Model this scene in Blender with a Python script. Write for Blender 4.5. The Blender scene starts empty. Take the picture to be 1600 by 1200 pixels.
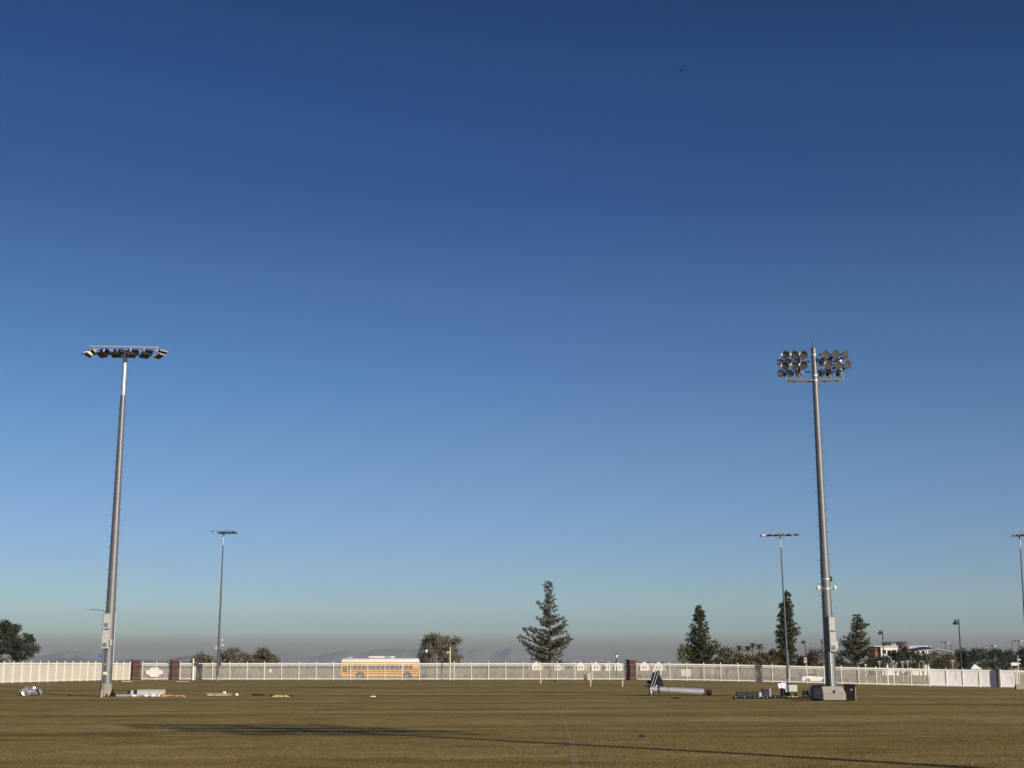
import bpy, math, random
from mathutils import Vector, Matrix, noise as mnoise
import numpy as np

R = math.radians
PI = math.pi
random.seed(7)
scene = bpy.context.scene
COL = scene.collection

# ------------------------------------------------------------------ camera
CAM_Z = 2.0
F = 2219.0                      # focal length in pixels of the 1600 px wide photograph
PITCH = math.atan(442.0 / F)    # horizon at row 1042
cam_d = bpy.data.cameras.new('camera')
cam_d.sensor_width = 36.0
cam_d.lens = F / 1600.0 * 36.0
cam_d.clip_start = 0.1
cam_d.clip_end = 60000.0
cam = bpy.data.objects.new('camera', cam_d)
COL.objects.link(cam)
cam.location = (0, 0, CAM_Z)
cam.rotation_euler = (PI / 2 + PITCH, 0, 0)
scene.camera = cam

# ------------------------------------------------------------------ sky, sun, exposure
SUN_AZ = R(140.2)     # clockwise from +Y (the view direction): behind the camera, to the right
SUN_EL = R(20.0)
world = bpy.data.worlds.new('World')
scene.world = world
world.use_nodes = True
wn = world.node_tree
wn.nodes.clear()
w_out = wn.nodes.new('ShaderNodeOutputWorld')
w_bg = wn.nodes.new('ShaderNodeBackground')
w_bg.inputs['Strength'].default_value = 0.10
sky = wn.nodes.new('ShaderNodeTexSky')
sky.sky_type = 'NISHITA'
sky.sun_disc = False
sky.sun_elevation = SUN_EL
sky.sun_rotation = SUN_AZ
sky.altitude = 350
sky.air_density = 1.0
sky.dust_density = 0.3
sky.ozone_density = 1.5
# colour of the clear winter air by elevation (same all the way round)
tc = wn.nodes.new('ShaderNodeTexCoord')
sx = wn.nodes.new('ShaderNodeSeparateXYZ')
ramp = wn.nodes.new('ShaderNodeValToRGB')
ramp.color_ramp.interpolation = 'LINEAR'
SKY_CORR = [  # sine of elevation, rgb factor/2
    (0.0, (.5, .5, .5)), (1.0, (.5, .5, .5))]
SKY_CORR = [ #CAL
    (0.0000, (0.0775, 0.0830, 0.0988)),
    (0.0022, (0.0775, 0.0830, 0.0988)),
    (0.0069, (0.1022, 0.1135, 0.1251)),
    (0.0130, (0.1032, 0.1149, 0.1315)),
    (0.0178, (0.1468, 0.1837, 0.2051)),
    (0.0205, (0.1883, 0.2290, 0.2651)),
    (0.0235, (0.2128, 0.2827, 0.3648)),
    (0.0292, (0.2197, 0.2863, 0.3916)),
    (0.0410, (0.2452, 0.3231, 0.4326)),
    (0.0710, (0.2247, 0.2958, 0.4436)),
    (0.1030, (0.2109, 0.2856, 0.4323)),
    (0.1510, (0.1890, 0.2703, 0.3959)),
    (0.1918, (0.1600, 0.2497, 0.3799)),
    (0.2611, (0.1241, 0.2081, 0.3335)),
    (0.3216, (0.0766, 0.1547, 0.2874)),
    (0.3864, (0.0629, 0.1427, 0.2736)),
    (0.4427, (0.0528, 0.1185, 0.2367))]
els = ramp.color_ramp.elements
els[0].position = SKY_CORR[0][0]; els[0].color = (*SKY_CORR[0][1], 1)
els[1].position = SKY_CORR[-1][0]; els[1].color = (*SKY_CORR[-1][1], 1)
for p, c in SKY_CORR[1:-1]:
    e = els.new(p); e.color = (*c, 1)
vm = wn.nodes.new('ShaderNodeVectorMath'); vm.operation = 'MULTIPLY'
vs = wn.nodes.new('ShaderNodeVectorMath'); vs.operation = 'SCALE'; vs.inputs['Scale'].default_value = 2.0
wn.links.new(tc.outputs['Generated'], sx.inputs[0])
wn.links.new(sx.outputs['Z'], ramp.inputs[0])
wn.links.new(sky.outputs[0], vm.inputs[0])
wn.links.new(ramp.outputs[0], vm.inputs[1])
wn.links.new(vm.outputs[0], vs.inputs[0])
wn.links.new(vs.outputs[0], w_bg.inputs['Color'])
wn.links.new(w_bg.outputs[0], w_out.inputs['Surface'])

sun_d = bpy.data.lights.new('sun', 'SUN')
sun_d.energy = 4.7
sun_d.angle = R(0.53)
sun_d.color = (1.0, 0.90, 0.76)
sun = bpy.data.objects.new('sun', sun_d)
COL.objects.link(sun)
to_sun = Vector((math.sin(SUN_AZ) * math.cos(SUN_EL), math.cos(SUN_AZ) * math.cos(SUN_EL), math.sin(SUN_EL)))
sun.rotation_euler = to_sun.to_track_quat('Z', 'Y').to_euler()
sun.location = (30, -40, 60)

vs_ = scene.view_settings
scene.display_settings.display_device = 'sRGB'
vs_.view_transform = 'Standard'
vs_.look = 'None'
vs_.gamma = 1.0
vs_.use_curve_mapping = False
vs_.exposure = 0.0

# ------------------------------------------------------------------ helpers
ct, st = math.cos(PITCH), math.sin(PITCH)

def ray(px, py):
    u = (px - 800) / F; v = (600 - py) / F
    return Vector((u, ct - v * st, st + v * ct))

def P(px, py, Y):
    """the world point at depth Y seen in that pixel of the photograph"""
    d = ray(px, py)
    return Vector((0, 0, CAM_Z)) + d * (Y / d.y)

def sstep(a, b, x):
    t = min(1, max(0, (x - a) / (b - a)))
    return t * t * (3 - 2 * t)

def g(x, y):
    """height of the ground"""
    s = sstep(100, 190, y) * (1 - sstep(600, 1200, y))
    z = s * (0.22 - 1.05 * sstep(12, 78, x))
    k = sstep(10, 35, y) * (1 - sstep(150, 190, y))
    if k > 0:
        z += k * (.13 * mnoise.noise(Vector((x * .022, y * .022, 3))) + .012 * mnoise.noise(Vector((x * .11, y * .11, 8))))
    return z

def GP(px, py):
    """the point on the ground seen in that pixel"""
    d = ray(px, py)
    t = CAM_Z / -d.z
    for i in range(12):
        p = Vector((0, 0, CAM_Z)) + d * t
        t = (CAM_Z - g(p.x, p.y)) / -d.z
    p = Vector((0, 0, CAM_Z)) + d * t
    return p

def GY(px, Y):
    """ground point at depth Y in pixel column px (columns measured near the horizon)"""
    p = P(px, 1060, Y)
    p.z = g(p.x, p.y)
    return p

class MB:
    def __init__(s):
        s.v = []; s.f = []
    def add(s, verts, faces, M=None):
        n = len(s.v)
        if M is not None:
            verts = [M @ Vector(q) for q in verts]
        s.v.extend([tuple(q) for q in verts])
        s.f.extend([tuple(i + n for i in fc) for fc in faces])
        return s
    def box(s, c, d, rot=None, taper=1.0):
        cx, cy, cz = c; a, b, h = d[0] / 2, d[1] / 2, d[2] / 2
        vs = []
        for z, k in ((-h, 1), (h, taper)):
            for x, y in ((-a, -b), (a, -b), (a, b), (-a, b)):
                vs.append(Vector((x * k, y * k, z)))
        if rot is not None:
            vs = [rot @ q for q in vs]
        vs = [q + Vector(c) for q in vs]
        return s.add(vs, [(0, 3, 2, 1), (4, 5, 6, 7), (0, 1, 5, 4), (1, 2, 6, 5), (2, 3, 7, 6), (3, 0, 4, 7)])
    def tube(s, pts, rad, n=10, caps=True):
        pts = [Vector(p) for p in pts]
        if not isinstance(rad, (list, tuple)): rad = [rad] * len(pts)
        rings = []
        up = Vector((0, 0, 1))
        vs = []
        for i, p in enumerate(pts):
            a = pts[max(0, i - 1)]; b = pts[min(len(pts) - 1, i + 1)]
            d = (b - a).normalized()
            ref = up if abs(d.z) < .95 else Vector((1, 0, 0))
            u = d.cross(ref).normalized(); w = u.cross(d).normalized()
            for k in range(n):
                t = 2 * PI * k / n
                vs.append(p + (u * math.cos(t) + w * math.sin(t)) * rad[i])
        fs = []
        for i in range(len(pts) - 1):
            for k in range(n):
                k2 = (k + 1) % n
                fs.append((i * n + k, i * n + k2, (i + 1) * n + k2, (i + 1) * n + k))
        if caps:
            fs.append(tuple(range(n)))
            fs.append(tuple(reversed(range((len(pts) - 1) * n, len(pts) * n))))
        return s.add(vs, fs)
    def lathe(s, prof, n=16, M=None):
        vs = []; fs = []
        for r, z in prof:
            for k in range(n):
                t = 2 * PI * k / n
                vs.append(Vector((r * math.cos(t), r * math.sin(t), z)))
        for i in range(len(prof) - 1):
            for k in range(n):
                k2 = (k + 1) % n
                fs.append((i * n + k, i * n + k2, (i + 1) * n + k2, (i + 1) * n + k))
        return s.add(vs, fs, M)
    def prism(s, poly, y0, y1, M=None):
        """polygon in x,z extruded along y"""
        n = len(poly)
        vs = [Vector((x, y0, z)) for x, z in poly] + [Vector((x, y1, z)) for x, z in poly]
        fs = [tuple(range(n)), tuple(reversed(range(n, 2 * n)))]
        for i in range(n):
            j = (i + 1) % n
            fs.append((i, i + n, j + n, j))
        return s.add(vs, fs, M)

def mesh(name, mb, m, smooth=False):
    me = bpy.data.meshes.new(name)
    me.from_pydata(mb.v, [], mb.f)
    me.update()
    if m is not None: me.materials.append(m)
    if smooth:
        for p in me.polygons: p.use_smooth = True
    return me

def link(name, me, parent=None, loc=(0, 0, 0), rot=None):
    o = bpy.data.objects.new(name, me)
    COL.objects.link(o)
    o.location = loc
    if rot is not None: o.rotation_euler = rot
    if parent is not None: o.parent = parent
    return o

def recalc(me):
    import bmesh
    bm = bmesh.new(); bm.from_mesh(me)
    bmesh.ops.recalc_face_normals(bm, faces=bm.faces)
    bm.to_mesh(me); bm.free()

def part(name, mb, m, parent, loc=(0, 0, 0), rot=None, smooth=False, label=None, kind=None, bevel=0):
    me = mesh(name, mb, m, smooth)
    if kind != 'stuff' and len(mb.f) < 4000: recalc(me)
    o = link(name, me, parent, loc, rot)
    if smooth:
        autosmooth(me)
    if bevel:
        b = o.modifiers.new('bevel', 'BEVEL'); b.width = bevel; b.segments = 2; b.limit_method = 'ANGLE'
    if label: o['label'] = label
    if kind: o['kind'] = kind
    return o

def autosmooth(me):
    # mark sharp edges by angle so that caps stay crisp
    import bmesh
    bm = bmesh.new(); bm.from_mesh(me)
    for e in bm.edges:
        if len(e.link_faces) == 2 and e.calc_face_angle(0) > R(42): e.smooth = False
    bm.to_mesh(me); bm.free()

def thing(name, label, cat, loc=(0, 0, 0), rotz=0, group=None):
    o = bpy.data.objects.new(name, None)
    COL.objects.link(o)
    o.empty_display_size = .3
    o.location = loc; o.rotation_euler = (0, 0, rotz)
    o['label'] = label; o['category'] = cat
    if group: o['group'] = group
    return o

def single(name, mb, m, label, cat, loc=(0, 0, 0), rot=None, group=None, smooth=False, bevel=0):
    o = part(name, mb, m, None, loc, rot, smooth, bevel=bevel)
    o['label'] = label; o['category'] = cat
    if group: o['group'] = group
    return o

def copy_tree(o, parent=None, children=None):
    c = o.copy(); COL.objects.link(c)
    c.parent = parent
    kids = list(o.children)
    for ch in kids: copy_tree(ch, c)
    return c

def struct(name, mb, m, smooth=False):
    o = part(name, mb, m, None, smooth=smooth)
    o['kind'] = 'structure'
    return o

def mat(name, color, rough=.6, metal=0.0, var=.12, scale=4.0, bump=0.0, bscale=None, color2=None, spec=None, stretch=None):
    m = bpy.data.materials.new(name); m.use_nodes = True
    nt = m.node_tree; b = nt.nodes['Principled BSDF']
    b.inputs['Roughness'].default_value = rough
    b.inputs['Metallic'].default_value = metal
    if spec is not None: b.inputs['Specular IOR Level'].default_value = spec
    co = nt.nodes.new('ShaderNodeTexCoord')
    mp = nt.nodes.new('ShaderNodeMapping')
    if stretch: mp.inputs['Scale'].default_value = stretch
    nt.links.new(co.outputs['Object'], mp.inputs[0])
    nz = nt.nodes.new('ShaderNodeTexNoise')
    nz.inputs['Scale'].default_value = scale; nz.inputs['Detail'].default_value = 5; nz.inputs['Roughness'].default_value = .65
    nt.links.new(mp.outputs[0], nz.inputs['Vector'])
    rm = nt.nodes.new('ShaderNodeValToRGB')
    c2 = color2 if color2 else tuple(min(1, c * (1 + var)) for c in color)
    c1 = color if color2 else tuple(c * (1 - var) for c in color)
    rm.color_ramp.elements[0].position = .32; rm.color_ramp.elements[0].color = (*c1, 1)
    rm.color_ramp.elements[1].position = .68; rm.color_ramp.elements[1].color = (*c2, 1)
    nt.links.new(nz.outputs[0], rm.inputs[0])
    nt.links.new(rm.outputs[0], b.inputs['Base Color'])
    mr = nt.nodes.new('ShaderNodeMapRange')
    mr.inputs['To Min'].default_value = max(.02, rough - .08); mr.inputs['To Max'].default_value = min(1, rough + .08)
    nt.links.new(nz.outputs[0], mr.inputs['Value'])
    nt.links.new(mr.outputs[0], b.inputs['Roughness'])
    if bump:
        n2 = nt.nodes.new('ShaderNodeTexNoise'); n2.inputs['Scale'].default_value = bscale or scale * 4
        n2.inputs['Detail'].default_value = 4
        nt.links.new(mp.outputs[0], n2.inputs['Vector'])
        bp = nt.nodes.new('ShaderNodeBump'); bp.inputs['Strength'].default_value = bump
        bp.inputs['Distance'].default_value = .02
        nt.links.new(n2.outputs[0], bp.inputs['Height'])
        nt.links.new(bp.outputs[0], b.inputs['Normal'])
    return m

M = {}
M['galv'] = mat('galvanised_steel', (.205, .205, .212), .50, .5, .12, 2.5, .1, 30)
M['galv_bright'] = mat('bright_galvanised_steel', (.60, .60, .61), .42, .55, .06, 3, .1, 30)
M['galv_dark'] = mat('weathered_steel', (.12, .125, .135), .5, .6, .2, 3)
M['fixture'] = mat('dark_cast_aluminium', (.022, .024, .030), .6, .1, .2, 8)
M['fixture_white'] = mat('light_cast_aluminium', (.62, .63, .64), .35, .4, .08, 8)
M['lens'] = mat('dusty_lens_glass', (.075, .06, .045), .22, 0, .25, 9)
M['reflector'] = mat('spun_aluminium', (.80, .79, .77), .22, .8, .06, 6, .2, 12)
M['refl_dark'] = mat('lamp_interior', (.20, .19, .17), .25, .7, .3, 8)
M['enclosure'] = mat('pale_grey_enclosure_paint', (.52, .52, .48), .45, 0, .06, 3)
M['vent'] = mat('dark_vent', (.06, .06, .07), .6, 0, .3, 20)
M['concrete'] = mat('concrete', (.33, .30, .24), .9, 0, .18, 5, .5, 25)
M['white_paint'] = mat('white_fence_paint', (.80, .77, .68), .5, 0, .10, .35)
M['cream'] = mat('cream_screen', (.60, .57, .48), .75, 0, .07, .8, .3, 5)
M['white_screen'] = mat('white_fabric_screen', (.66, .65, .66), .8, 0, .07, .8, .6, 3)
M['brick'] = mat('dark_red_brick', (.080, .038, .029), .85, 0, .25, 9, .5, 30)
M['cap'] = mat('pillar_cap_stone', (.16, .10, .09), .85, 0, .1, 5)
M['mortar'] = mat('pillar_band', (.20, .14, .12), .85, 0, .1, 5)
M['bus_yellow'] = mat('school_bus_yellow', (.72, .33, .04), .4, 0, .05, 1.2)
M['bus_white'] = mat('bus_roof_white', (.82, .80, .74), .45, 0, .04, 1.5)
M['black'] = mat('black_plastic', (.011, .011, .013), .65, 0, .25, 6, spec=.25)
M['rubber'] = mat('tyre_rubber', (.025, .025, .027), .85, 0, .2, 12)
M['glass'] = mat('tinted_window_glass', (.012, .014, .02), .22, 0, .1, 4, spec=.25)
M['rim'] = mat('painted_wheel_rim', (.16, .16, .17), .4, .4, .1, 5)
M['car_white'] = mat('white_car_paint', (.80, .80, .77), .25, 0, .03, 1)
M['red'] = mat('red_plastic', (.30, .03, .03), .5, 0, .15, 5)
M['orange'] = mat('orange_plastic', (.50, .29, .13), .6, 0, .15, 5)
M['stake'] = mat('faded_orange_marker', (.60, .40, .26), .7, 0, .15, 5)
M['yellow'] = mat('yellow_rope', (.60, .48, .20), .7, 0, .15, 5)
M['navy'] = mat('navy_and_box_shade', (.012, .016, .026), .5, .1, .2, 4, spec=.3)  # navy of the lamp panels; darkened to stand for shade on the job box
M['navy_canopy'] = mat('dark_canopy_roof', (.05, .045, .075), .5, .1, .15, .5)
M['white_sheet'] = mat('crumpled_white_sheet', (.86, .86, .86), .6, 0, .03, 3)
M['lamp_green'] = mat('dark_lamp_post_paint', (.035, .045, .05), .45, .2, .2, 3)
M['lampglass'] = mat('frosted_lamp_glass', (.75, .78, .78), .3, 0, .04, 3)
M['bark'] = mat('tree_bark', (.085, .062, .045), .9, 0, .3, 6, .6, 20)
M['bark_pale'] = mat('pale_bark', (.20, .16, .12), .9, 0, .25, 6, .6, 20)
M['stucco'] = mat('white_stucco', (.76, .72, .66), .85, 0, .05, .4)
M['brick_b'] = mat('orange_red_masonry', (.30, .11, .07), .85, 0, .15, .8)
M['roof_brown'] = mat('brown_tile_roof', (.075, .045, .035), .85, 0, .25, .5)
M['tan_wall'] = mat('tan_stucco', (.33, .29, .24), .85, 0, .1, .3)
M['asphalt'] = mat('asphalt', (.055, .055, .058), .85, 0, .2, .6, .3, 20)
M['sidewalk'] = mat('pale_concrete_path', (.40, .37, .31), .85, 0, .1, .4)
M['sign_back'] = mat('sign_sheet_metal', (.48, .34, .33), .5, .1, .1, 4)
M['blue_sign'] = mat('blue_street_sign', (.06, .16, .42), .4, 0, .1, 3)
M['rock'] = mat('far_rock', (.195, .190, .170), .95, 0, .3, .004)
M['skin_box'] = mat('weathered_plywood', (.42, .39, .33), .8, 0, .12, 4, .3, 20, stretch=(1, 1, 6))

def leafmat(name, c1, c2, scale=.8):
    m = mat(name, c1, .75, 0, .2, scale, color2=c2, spec=.2)
    nt = m.node_tree; b = nt.nodes['Principled BSDF']
    # a little light passes through leaves
    tr = nt.nodes.new('ShaderNodeBsdfTranslucent')
    rm = [n for n in nt.nodes if n.type == 'VALTORGB'][0]
    nt.links.new(rm.outputs[0], tr.inputs[0])
    mx = nt.nodes.new('ShaderNodeMixShader'); mx.inputs[0].default_value = .22
    nt.links.new(b.outputs[0], mx.inputs[1]); nt.links.new(tr.outputs[0], mx.inputs[2])
    nt.links.new(mx.outputs[0], [n for n in nt.nodes if n.type == 'OUTPUT_MATERIAL'][0].inputs[0])
    return m
M['pine_dark'] = leafmat('dark_pine_needles', (.036, .046, .020), (.100, .104, .042))
M['pine_grey'] = leafmat('grey_green_needles', (.058, .066, .042), (.155, .148, .092))
M['dark_leaf'] = leafmat('dark_evergreen_leaf', (.034, .042, .028), (.090, .095, .058))
M['olive_leaf'] = leafmat('olive_brown_leaf', (.095, .088, .050), (.215, .182, .108))
M['grey_leaf'] = leafmat('dry_grey_leaf', (.135, .135, .092), (.290, .262, .180))
M['palm_leaf'] = leafmat('palm_frond', (.030, .035, .018), (.09, .08, .04))

# ------------------------------------------------------------------ ground
def axis(bands):
    out = []
    for a, b, st_ in bands:
        n = max(1, round((b - a) / st_))
        out += [a + (b - a) * i / n for i in range(n)]
    out.append(bands[-1][1])
    return out
xs = axis([(-16000, -2000, 3500), (-2000, -300, 340), (-300, -100, 20), (-100, 110, 2.5), (110, 300, 20), (300, 2000, 340), (2000, 16000, 3500)])
ys = axis([(-16000, -2000, 3500), (-2000, -100, 380), (-100, 10, 20), (10, 190, 1.5), (190, 240, 3), (240, 700, 20), (700, 2000, 130), (2000, 16000, 2000)])
mb = MB()
for y in ys:
    for x in xs: mb.v.append((x, y, g(x, y)))
nx = len(xs)
for j in range(len(ys) - 1):
    for i in range(nx - 1):
        mb.f.append((j * nx + i, j * nx + i + 1, (j + 1) * nx + i + 1, (j + 1) * nx + i))

def turf_material(name='dormant_turf', gain=1.0):
    m = bpy.data.materials.new(name); m.use_nodes = True
    nt = m.node_tree; L = nt.links; b = nt.nodes['Principled BSDF']
    b.inputs['Roughness'].default_value = .95
    b.inputs['Specular IOR Level'].default_value = .12
    co = nt.nodes.new('ShaderNodeTexCoord')
    def nz(scale, det=4, sc=(1, 1, 1), rough=.6, dist=0):
        mp = nt.nodes.new('ShaderNodeMapping'); mp.inputs['Scale'].default_value = sc
        L.new(co.outputs['Object'], mp.inputs[0])
        n = nt.nodes.new('ShaderNodeTexNoise'); n.inputs['Scale'].default_value = scale
        n.inputs['Detail'].default_value = det; n.inputs['Roughness'].default_value = rough
        n.inputs['Distortion'].default_value = dist
        L.new(mp.outputs[0], n.inputs['Vector'])
        return n
    def mixc(f, a, bb, mode='MIX'):
        x = nt.nodes.new('ShaderNodeMixRGB'); x.blend_type = mode
        for s, v in ((0, f), (1, a), (2, bb)):
            if hasattr(v, 'is_output'): L.new(v, x.inputs[s])
            elif isinstance(v, tuple): x.inputs[s].default_value = (*v, 1)
            else: x.inputs[s].default_value = v
        return x.outputs[0]
    def rng(v, a, bb, c=0, d=1):
        x = nt.nodes.new('ShaderNodeMapRange'); x.inputs[1].default_value = a; x.inputs[2].default_value = bb
        x.inputs[3].default_value = c; x.inputs[4].default_value = d
        L.new(v, x.inputs[0]); return x.outputs[0]
    big = nz(.045, 4, (1, 1.3, 1), .6, .4)
    mid = nz(.15, 5, (.22, 1.0, 1), .6, .3)
    streak = nz(.11, 5, (.20, 1.3, 1.7), .6, .5)
    patch = nz(.5, 5, (.5, 1.3, 1), .7)
    small = nz(5.0, 5, (1, 1, 1), .75)
    fine = nz(30, 3, (1, 1, 1), .8)
    c = mixc(rng(big.outputs[0], .35, .65), TURF_A, TURF_B)
    c = mixc(rng(mid.outputs[0], .47, .66, 0, .72), c, TURF_C)
    c = mixc(rng(streak.outputs[0], .52, .70, 0, .70), c, TURF_D)
    c = mixc(rng(patch.outputs[0], .52, .70, 0, .60), c, TURF_D)
    patch2 = nz(.42, 4, (.7, 1.0, 2.1), .65)
    c = mixc(rng(patch2.outputs[0], .52, .70, 0, .55), c, TURF_C)
    worn = nz(1.3, 4, (.8, 1.0, 3.1), .7)
    c = mixc(rng(worn.outputs[0], .55, .75, 0, .30), c, TURF_D)
    c = mixc(1.0, c, rng(small.outputs[0], .25, .75, .82, 1.18), 'MULTIPLY')
    c = mixc(1.0, c, rng(fine.outputs[0], .25, .75, .70, 1.28), 'MULTIPLY')
    # beyond the playing field: road verge gravel and desert
    sp = nt.nodes.new('ShaderNodeSeparateXYZ'); L.new(co.outputs['Object'], sp.inputs[0])
    c = mixc(rng(sp.outputs['Y'], 201.5, 202.5), c, GRAVEL)
    c = mixc(1.0, c, (gain, gain, gain * .97), 'MULTIPLY')
    L.new(c, b.inputs['Base Color'])
    hb = nt.nodes.new('ShaderNodeMath'); hb.operation = 'ADD'
    L.new(small.outputs[0], hb.inputs[0]); L.new(fine.outputs[0], hb.inputs[1])
    bp = nt.nodes.new('ShaderNodeBump'); bp.inputs['Strength'].default_value = .55; bp.inputs['Distance'].default_value = .03
    L.new(hb.outputs[0], bp.inputs['Height'])
    L.new(bp.outputs[0], b.inputs['Normal'])
    return m
TURF_A = (.262, .190, .060)
TURF_B = (.325, .235, .082)
TURF_C = (.108, .084, .022)
TURF_D = (.490, .365, .170)
GRAVEL = (.42, .34, .24)
M['turf'] = turf_material()
struct('ground', mb, M['turf'], smooth=True)

def strip(name, y0, y1, dz, m, x0=-160, x1=160, n=60):
    b = MB()
    for i in range(n + 1):
        x = x0 + (x1 - x0) * i / n
        for y in (y0, y1): b.v.append((x, y, g(x, y) + dz))
    for i in range(n): b.f.append((2 * i, 2 * i + 2, 2 * i + 3, 2 * i + 1))
    return struct(name, b, m)
strip('sidewalk', 203.5, 205.2, .05, M['sidewalk'])
strip('road', 206.5, 218.5, .03, M['asphalt'])

# short dry blades in the nearer field
rng = np.random.default_rng(3)
n = 300000
Y = 20 + 130 * rng.random(n) ** 1.9
X = (rng.random(n) * 2 - 1) * (.40 * Y + 1.0)
H = (.010 + .013 * rng.random(n)) * np.clip((165 - Y) / 100, .2, 1)
a = rng.random(n) * 2 * np.pi
W = .007 + .008 * rng.random(n)
tilt = (rng.random((n, 2)) - .5) * .05
V = np.zeros((n, 3, 3))
V[:, 0, 0] = X - np.cos(a) * W; V[:, 0, 1] = Y - np.sin(a) * W
V[:, 1, 0] = X + np.cos(a) * W; V[:, 1, 1] = Y + np.sin(a) * W
V[:, 2, 0] = X + tilt[:, 0]; V[:, 2, 1] = Y + tilt[:, 1]; V[:, 2, 2] = H
GZ = np.array([g(0, 0)])
zz = np.zeros(n)
# sample the ground on the same grid the sheet uses
gx = np.array(xs); gy = np.array(ys)
GG = np.array([[g(x, y) for x in xs] for y in ys])
ix = np.clip(np.searchsorted(gx, X) - 1, 0, len(gx) - 2); iy = np.clip(np.searchsorted(gy, Y) - 1, 0, len(gy) - 2)
tx = (X - gx[ix]) / (gx[ix + 1] - gx[ix]); ty = (Y - gy[iy]) / (gy[iy + 1] - gy[iy])
zz = (GG[iy, ix] * (1 - tx) * (1 - ty) + GG[iy, ix + 1] * tx * (1 - ty) + GG[iy + 1, ix] * (1 - tx) * ty + GG[iy + 1, ix + 1] * tx * ty)
V[:, :, 2] += zz[:, None]
me = bpy.data.meshes.new('grass')
me.vertices.add(3 * n); me.vertices.foreach_set('co', V.reshape(-1))
me.loops.add(3 * n); me.loops.foreach_set('vertex_index', np.arange(3 * n, dtype=np.int32))
me.polygons.add(n); me.polygons.foreach_set('loop_start', np.arange(0, 3 * n, 3, dtype=np.int32))
me.update(calc_edges=True)
me.materials.append(turf_material('dry_grass_blade', .76))
gr = link('grass', me)
gr['kind'] = 'stuff'

# faint worn field line running away from the camera
def line_mat():
    m = bpy.data.materials.new('worn_line_paint'); m.use_nodes = True
    nt = m.node_tree; b = nt.nodes['Principled BSDF']
    b.inputs['Base Color'].default_value = (.50, .42, .29, 1); b.inputs['Roughness'].default_value = .95
    co = nt.nodes.new('ShaderNodeTexCoord'); nz = nt.nodes.new('ShaderNodeTexNoise')
    nz.inputs['Scale'].default_value = 3.0; nz.inputs['Detail'].default_value = 6; nz.inputs['Roughness'].default_value = .8
    nt.links.new(co.outputs['Object'], nz.inputs['Vector'])
    mr = nt.nodes.new('ShaderNodeMapRange'); mr.inputs[1].default_value = .35; mr.inputs[2].default_value = .7; mr.inputs[4].default_value = .42
    nt.links.new(nz.outputs[0], mr.inputs[0]); nt.links.new(mr.outputs[0], b.inputs['Alpha'])
    return m
b = MB()
key = [(899, 1199), (893, 1165), (884, 1135), (872, 1108), (868, 1095)]
pts = []
for (ax, ay), (bx, by) in zip(key, key[1:]):
    for k in range(12): pts.append((ax + (bx - ax) * k / 12, ay + (by - ay) * k / 12))
for px, py in pts:
    q = GP(px, py)
    for s in (-1, 1): b.v.append((q.x + s * .07, q.y, g(q.x, q.y) + .016))
for i in range(len(pts) - 1): b.f.append((2 * i, 2 * i + 1, 2 * i + 3, 2 * i + 2))
struct('field_line', b, line_mat())

# ------------------------------------------------------------------ hills and haze
def ridge(name, prof, D, depth, seed):
    b = MB(); n = 160; rows = 12
    pxs = [prof[0][0] + (prof[-1][0] - prof[0][0]) * i / n for i in range(n + 1)]
    for j in range(rows + 1):
        t = j / rows * 2 - 1
        for i, px in enumerate(pxs):
            for k in range(len(prof) - 1):
                if prof[k][0] <= px <= prof[k + 1][0]:
                    s = (px - prof[k][0]) / (prof[k + 1][0] - prof[k][0])
                    py = prof[k][1] * (1 - s) + prof[k + 1][1] * s; break
            q = P(px, py, D)
            h = max(0, q.z)
            if q.z > 20: h *= 1 + .10 * mnoise.noise(Vector((px * .11, seed, 0))) + .07 * mnoise.noise(Vector((px * .3, seed, 0)))
            nn = mnoise.fractal(Vector((q.x * .002, (D + t * depth) * .002, seed)), .9, 2.1, 5)
            hh = h * (1 - abs(t) ** 1.4) * (1 + .10 * nn) + (.22 * h * nn * (1 - abs(t)) * abs(t) * 4)
            b.v.append((q.x, D + t * depth, hh - 1.0 if abs(t) > .99 else hh))
    w = n + 1
    for j in range(rows):
        for i in range(n):
            b.f.append((j * w + i, j * w + i + 1, (j + 1) * w + i + 1, (j + 1) * w + i))
    o = struct(name, b, M['rock'], smooth=True)
    return o
ridge('hill', [(68, 1042), (80, 1034), (92, 1029), (108, 1026.5), (125, 1027), (138, 1030), (152, 1036), (165, 1042)], 5200, 500, 1)
ridge('hill', [(165, 1042), (185, 1033), (210, 1030), (240, 1032), (262, 1034), (280, 1028), (300, 1025), (330, 1025), (345, 1029), (365, 1036), (380, 1042)], 6000, 600, 2)
ridge('hill', [(20, 1042), (60, 1026), (85, 1021), (115, 1016), (140, 1020), (170, 1027), (230, 1031), (300, 1032), (380, 1042)], 13500, 900, 3)
ridge('mountain_ridge', [(400, 1042), (430, 1024), (452, 1019), (475, 1024), (500, 1025), (520, 1020), (545, 1018), (565, 1021), (585, 1016), (605, 1013),
                         (650, 1014), (700, 1013), (722, 1012), (735, 1016), (750, 1012), (765, 1018), (780, 1020), (797, 1012), (812, 1016), (830, 1024),
                         (850, 1027), (880, 1024), (905, 1026), (935, 1028), (1000, 1034), (1080, 1042)], 15000, 900, 4)

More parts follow.
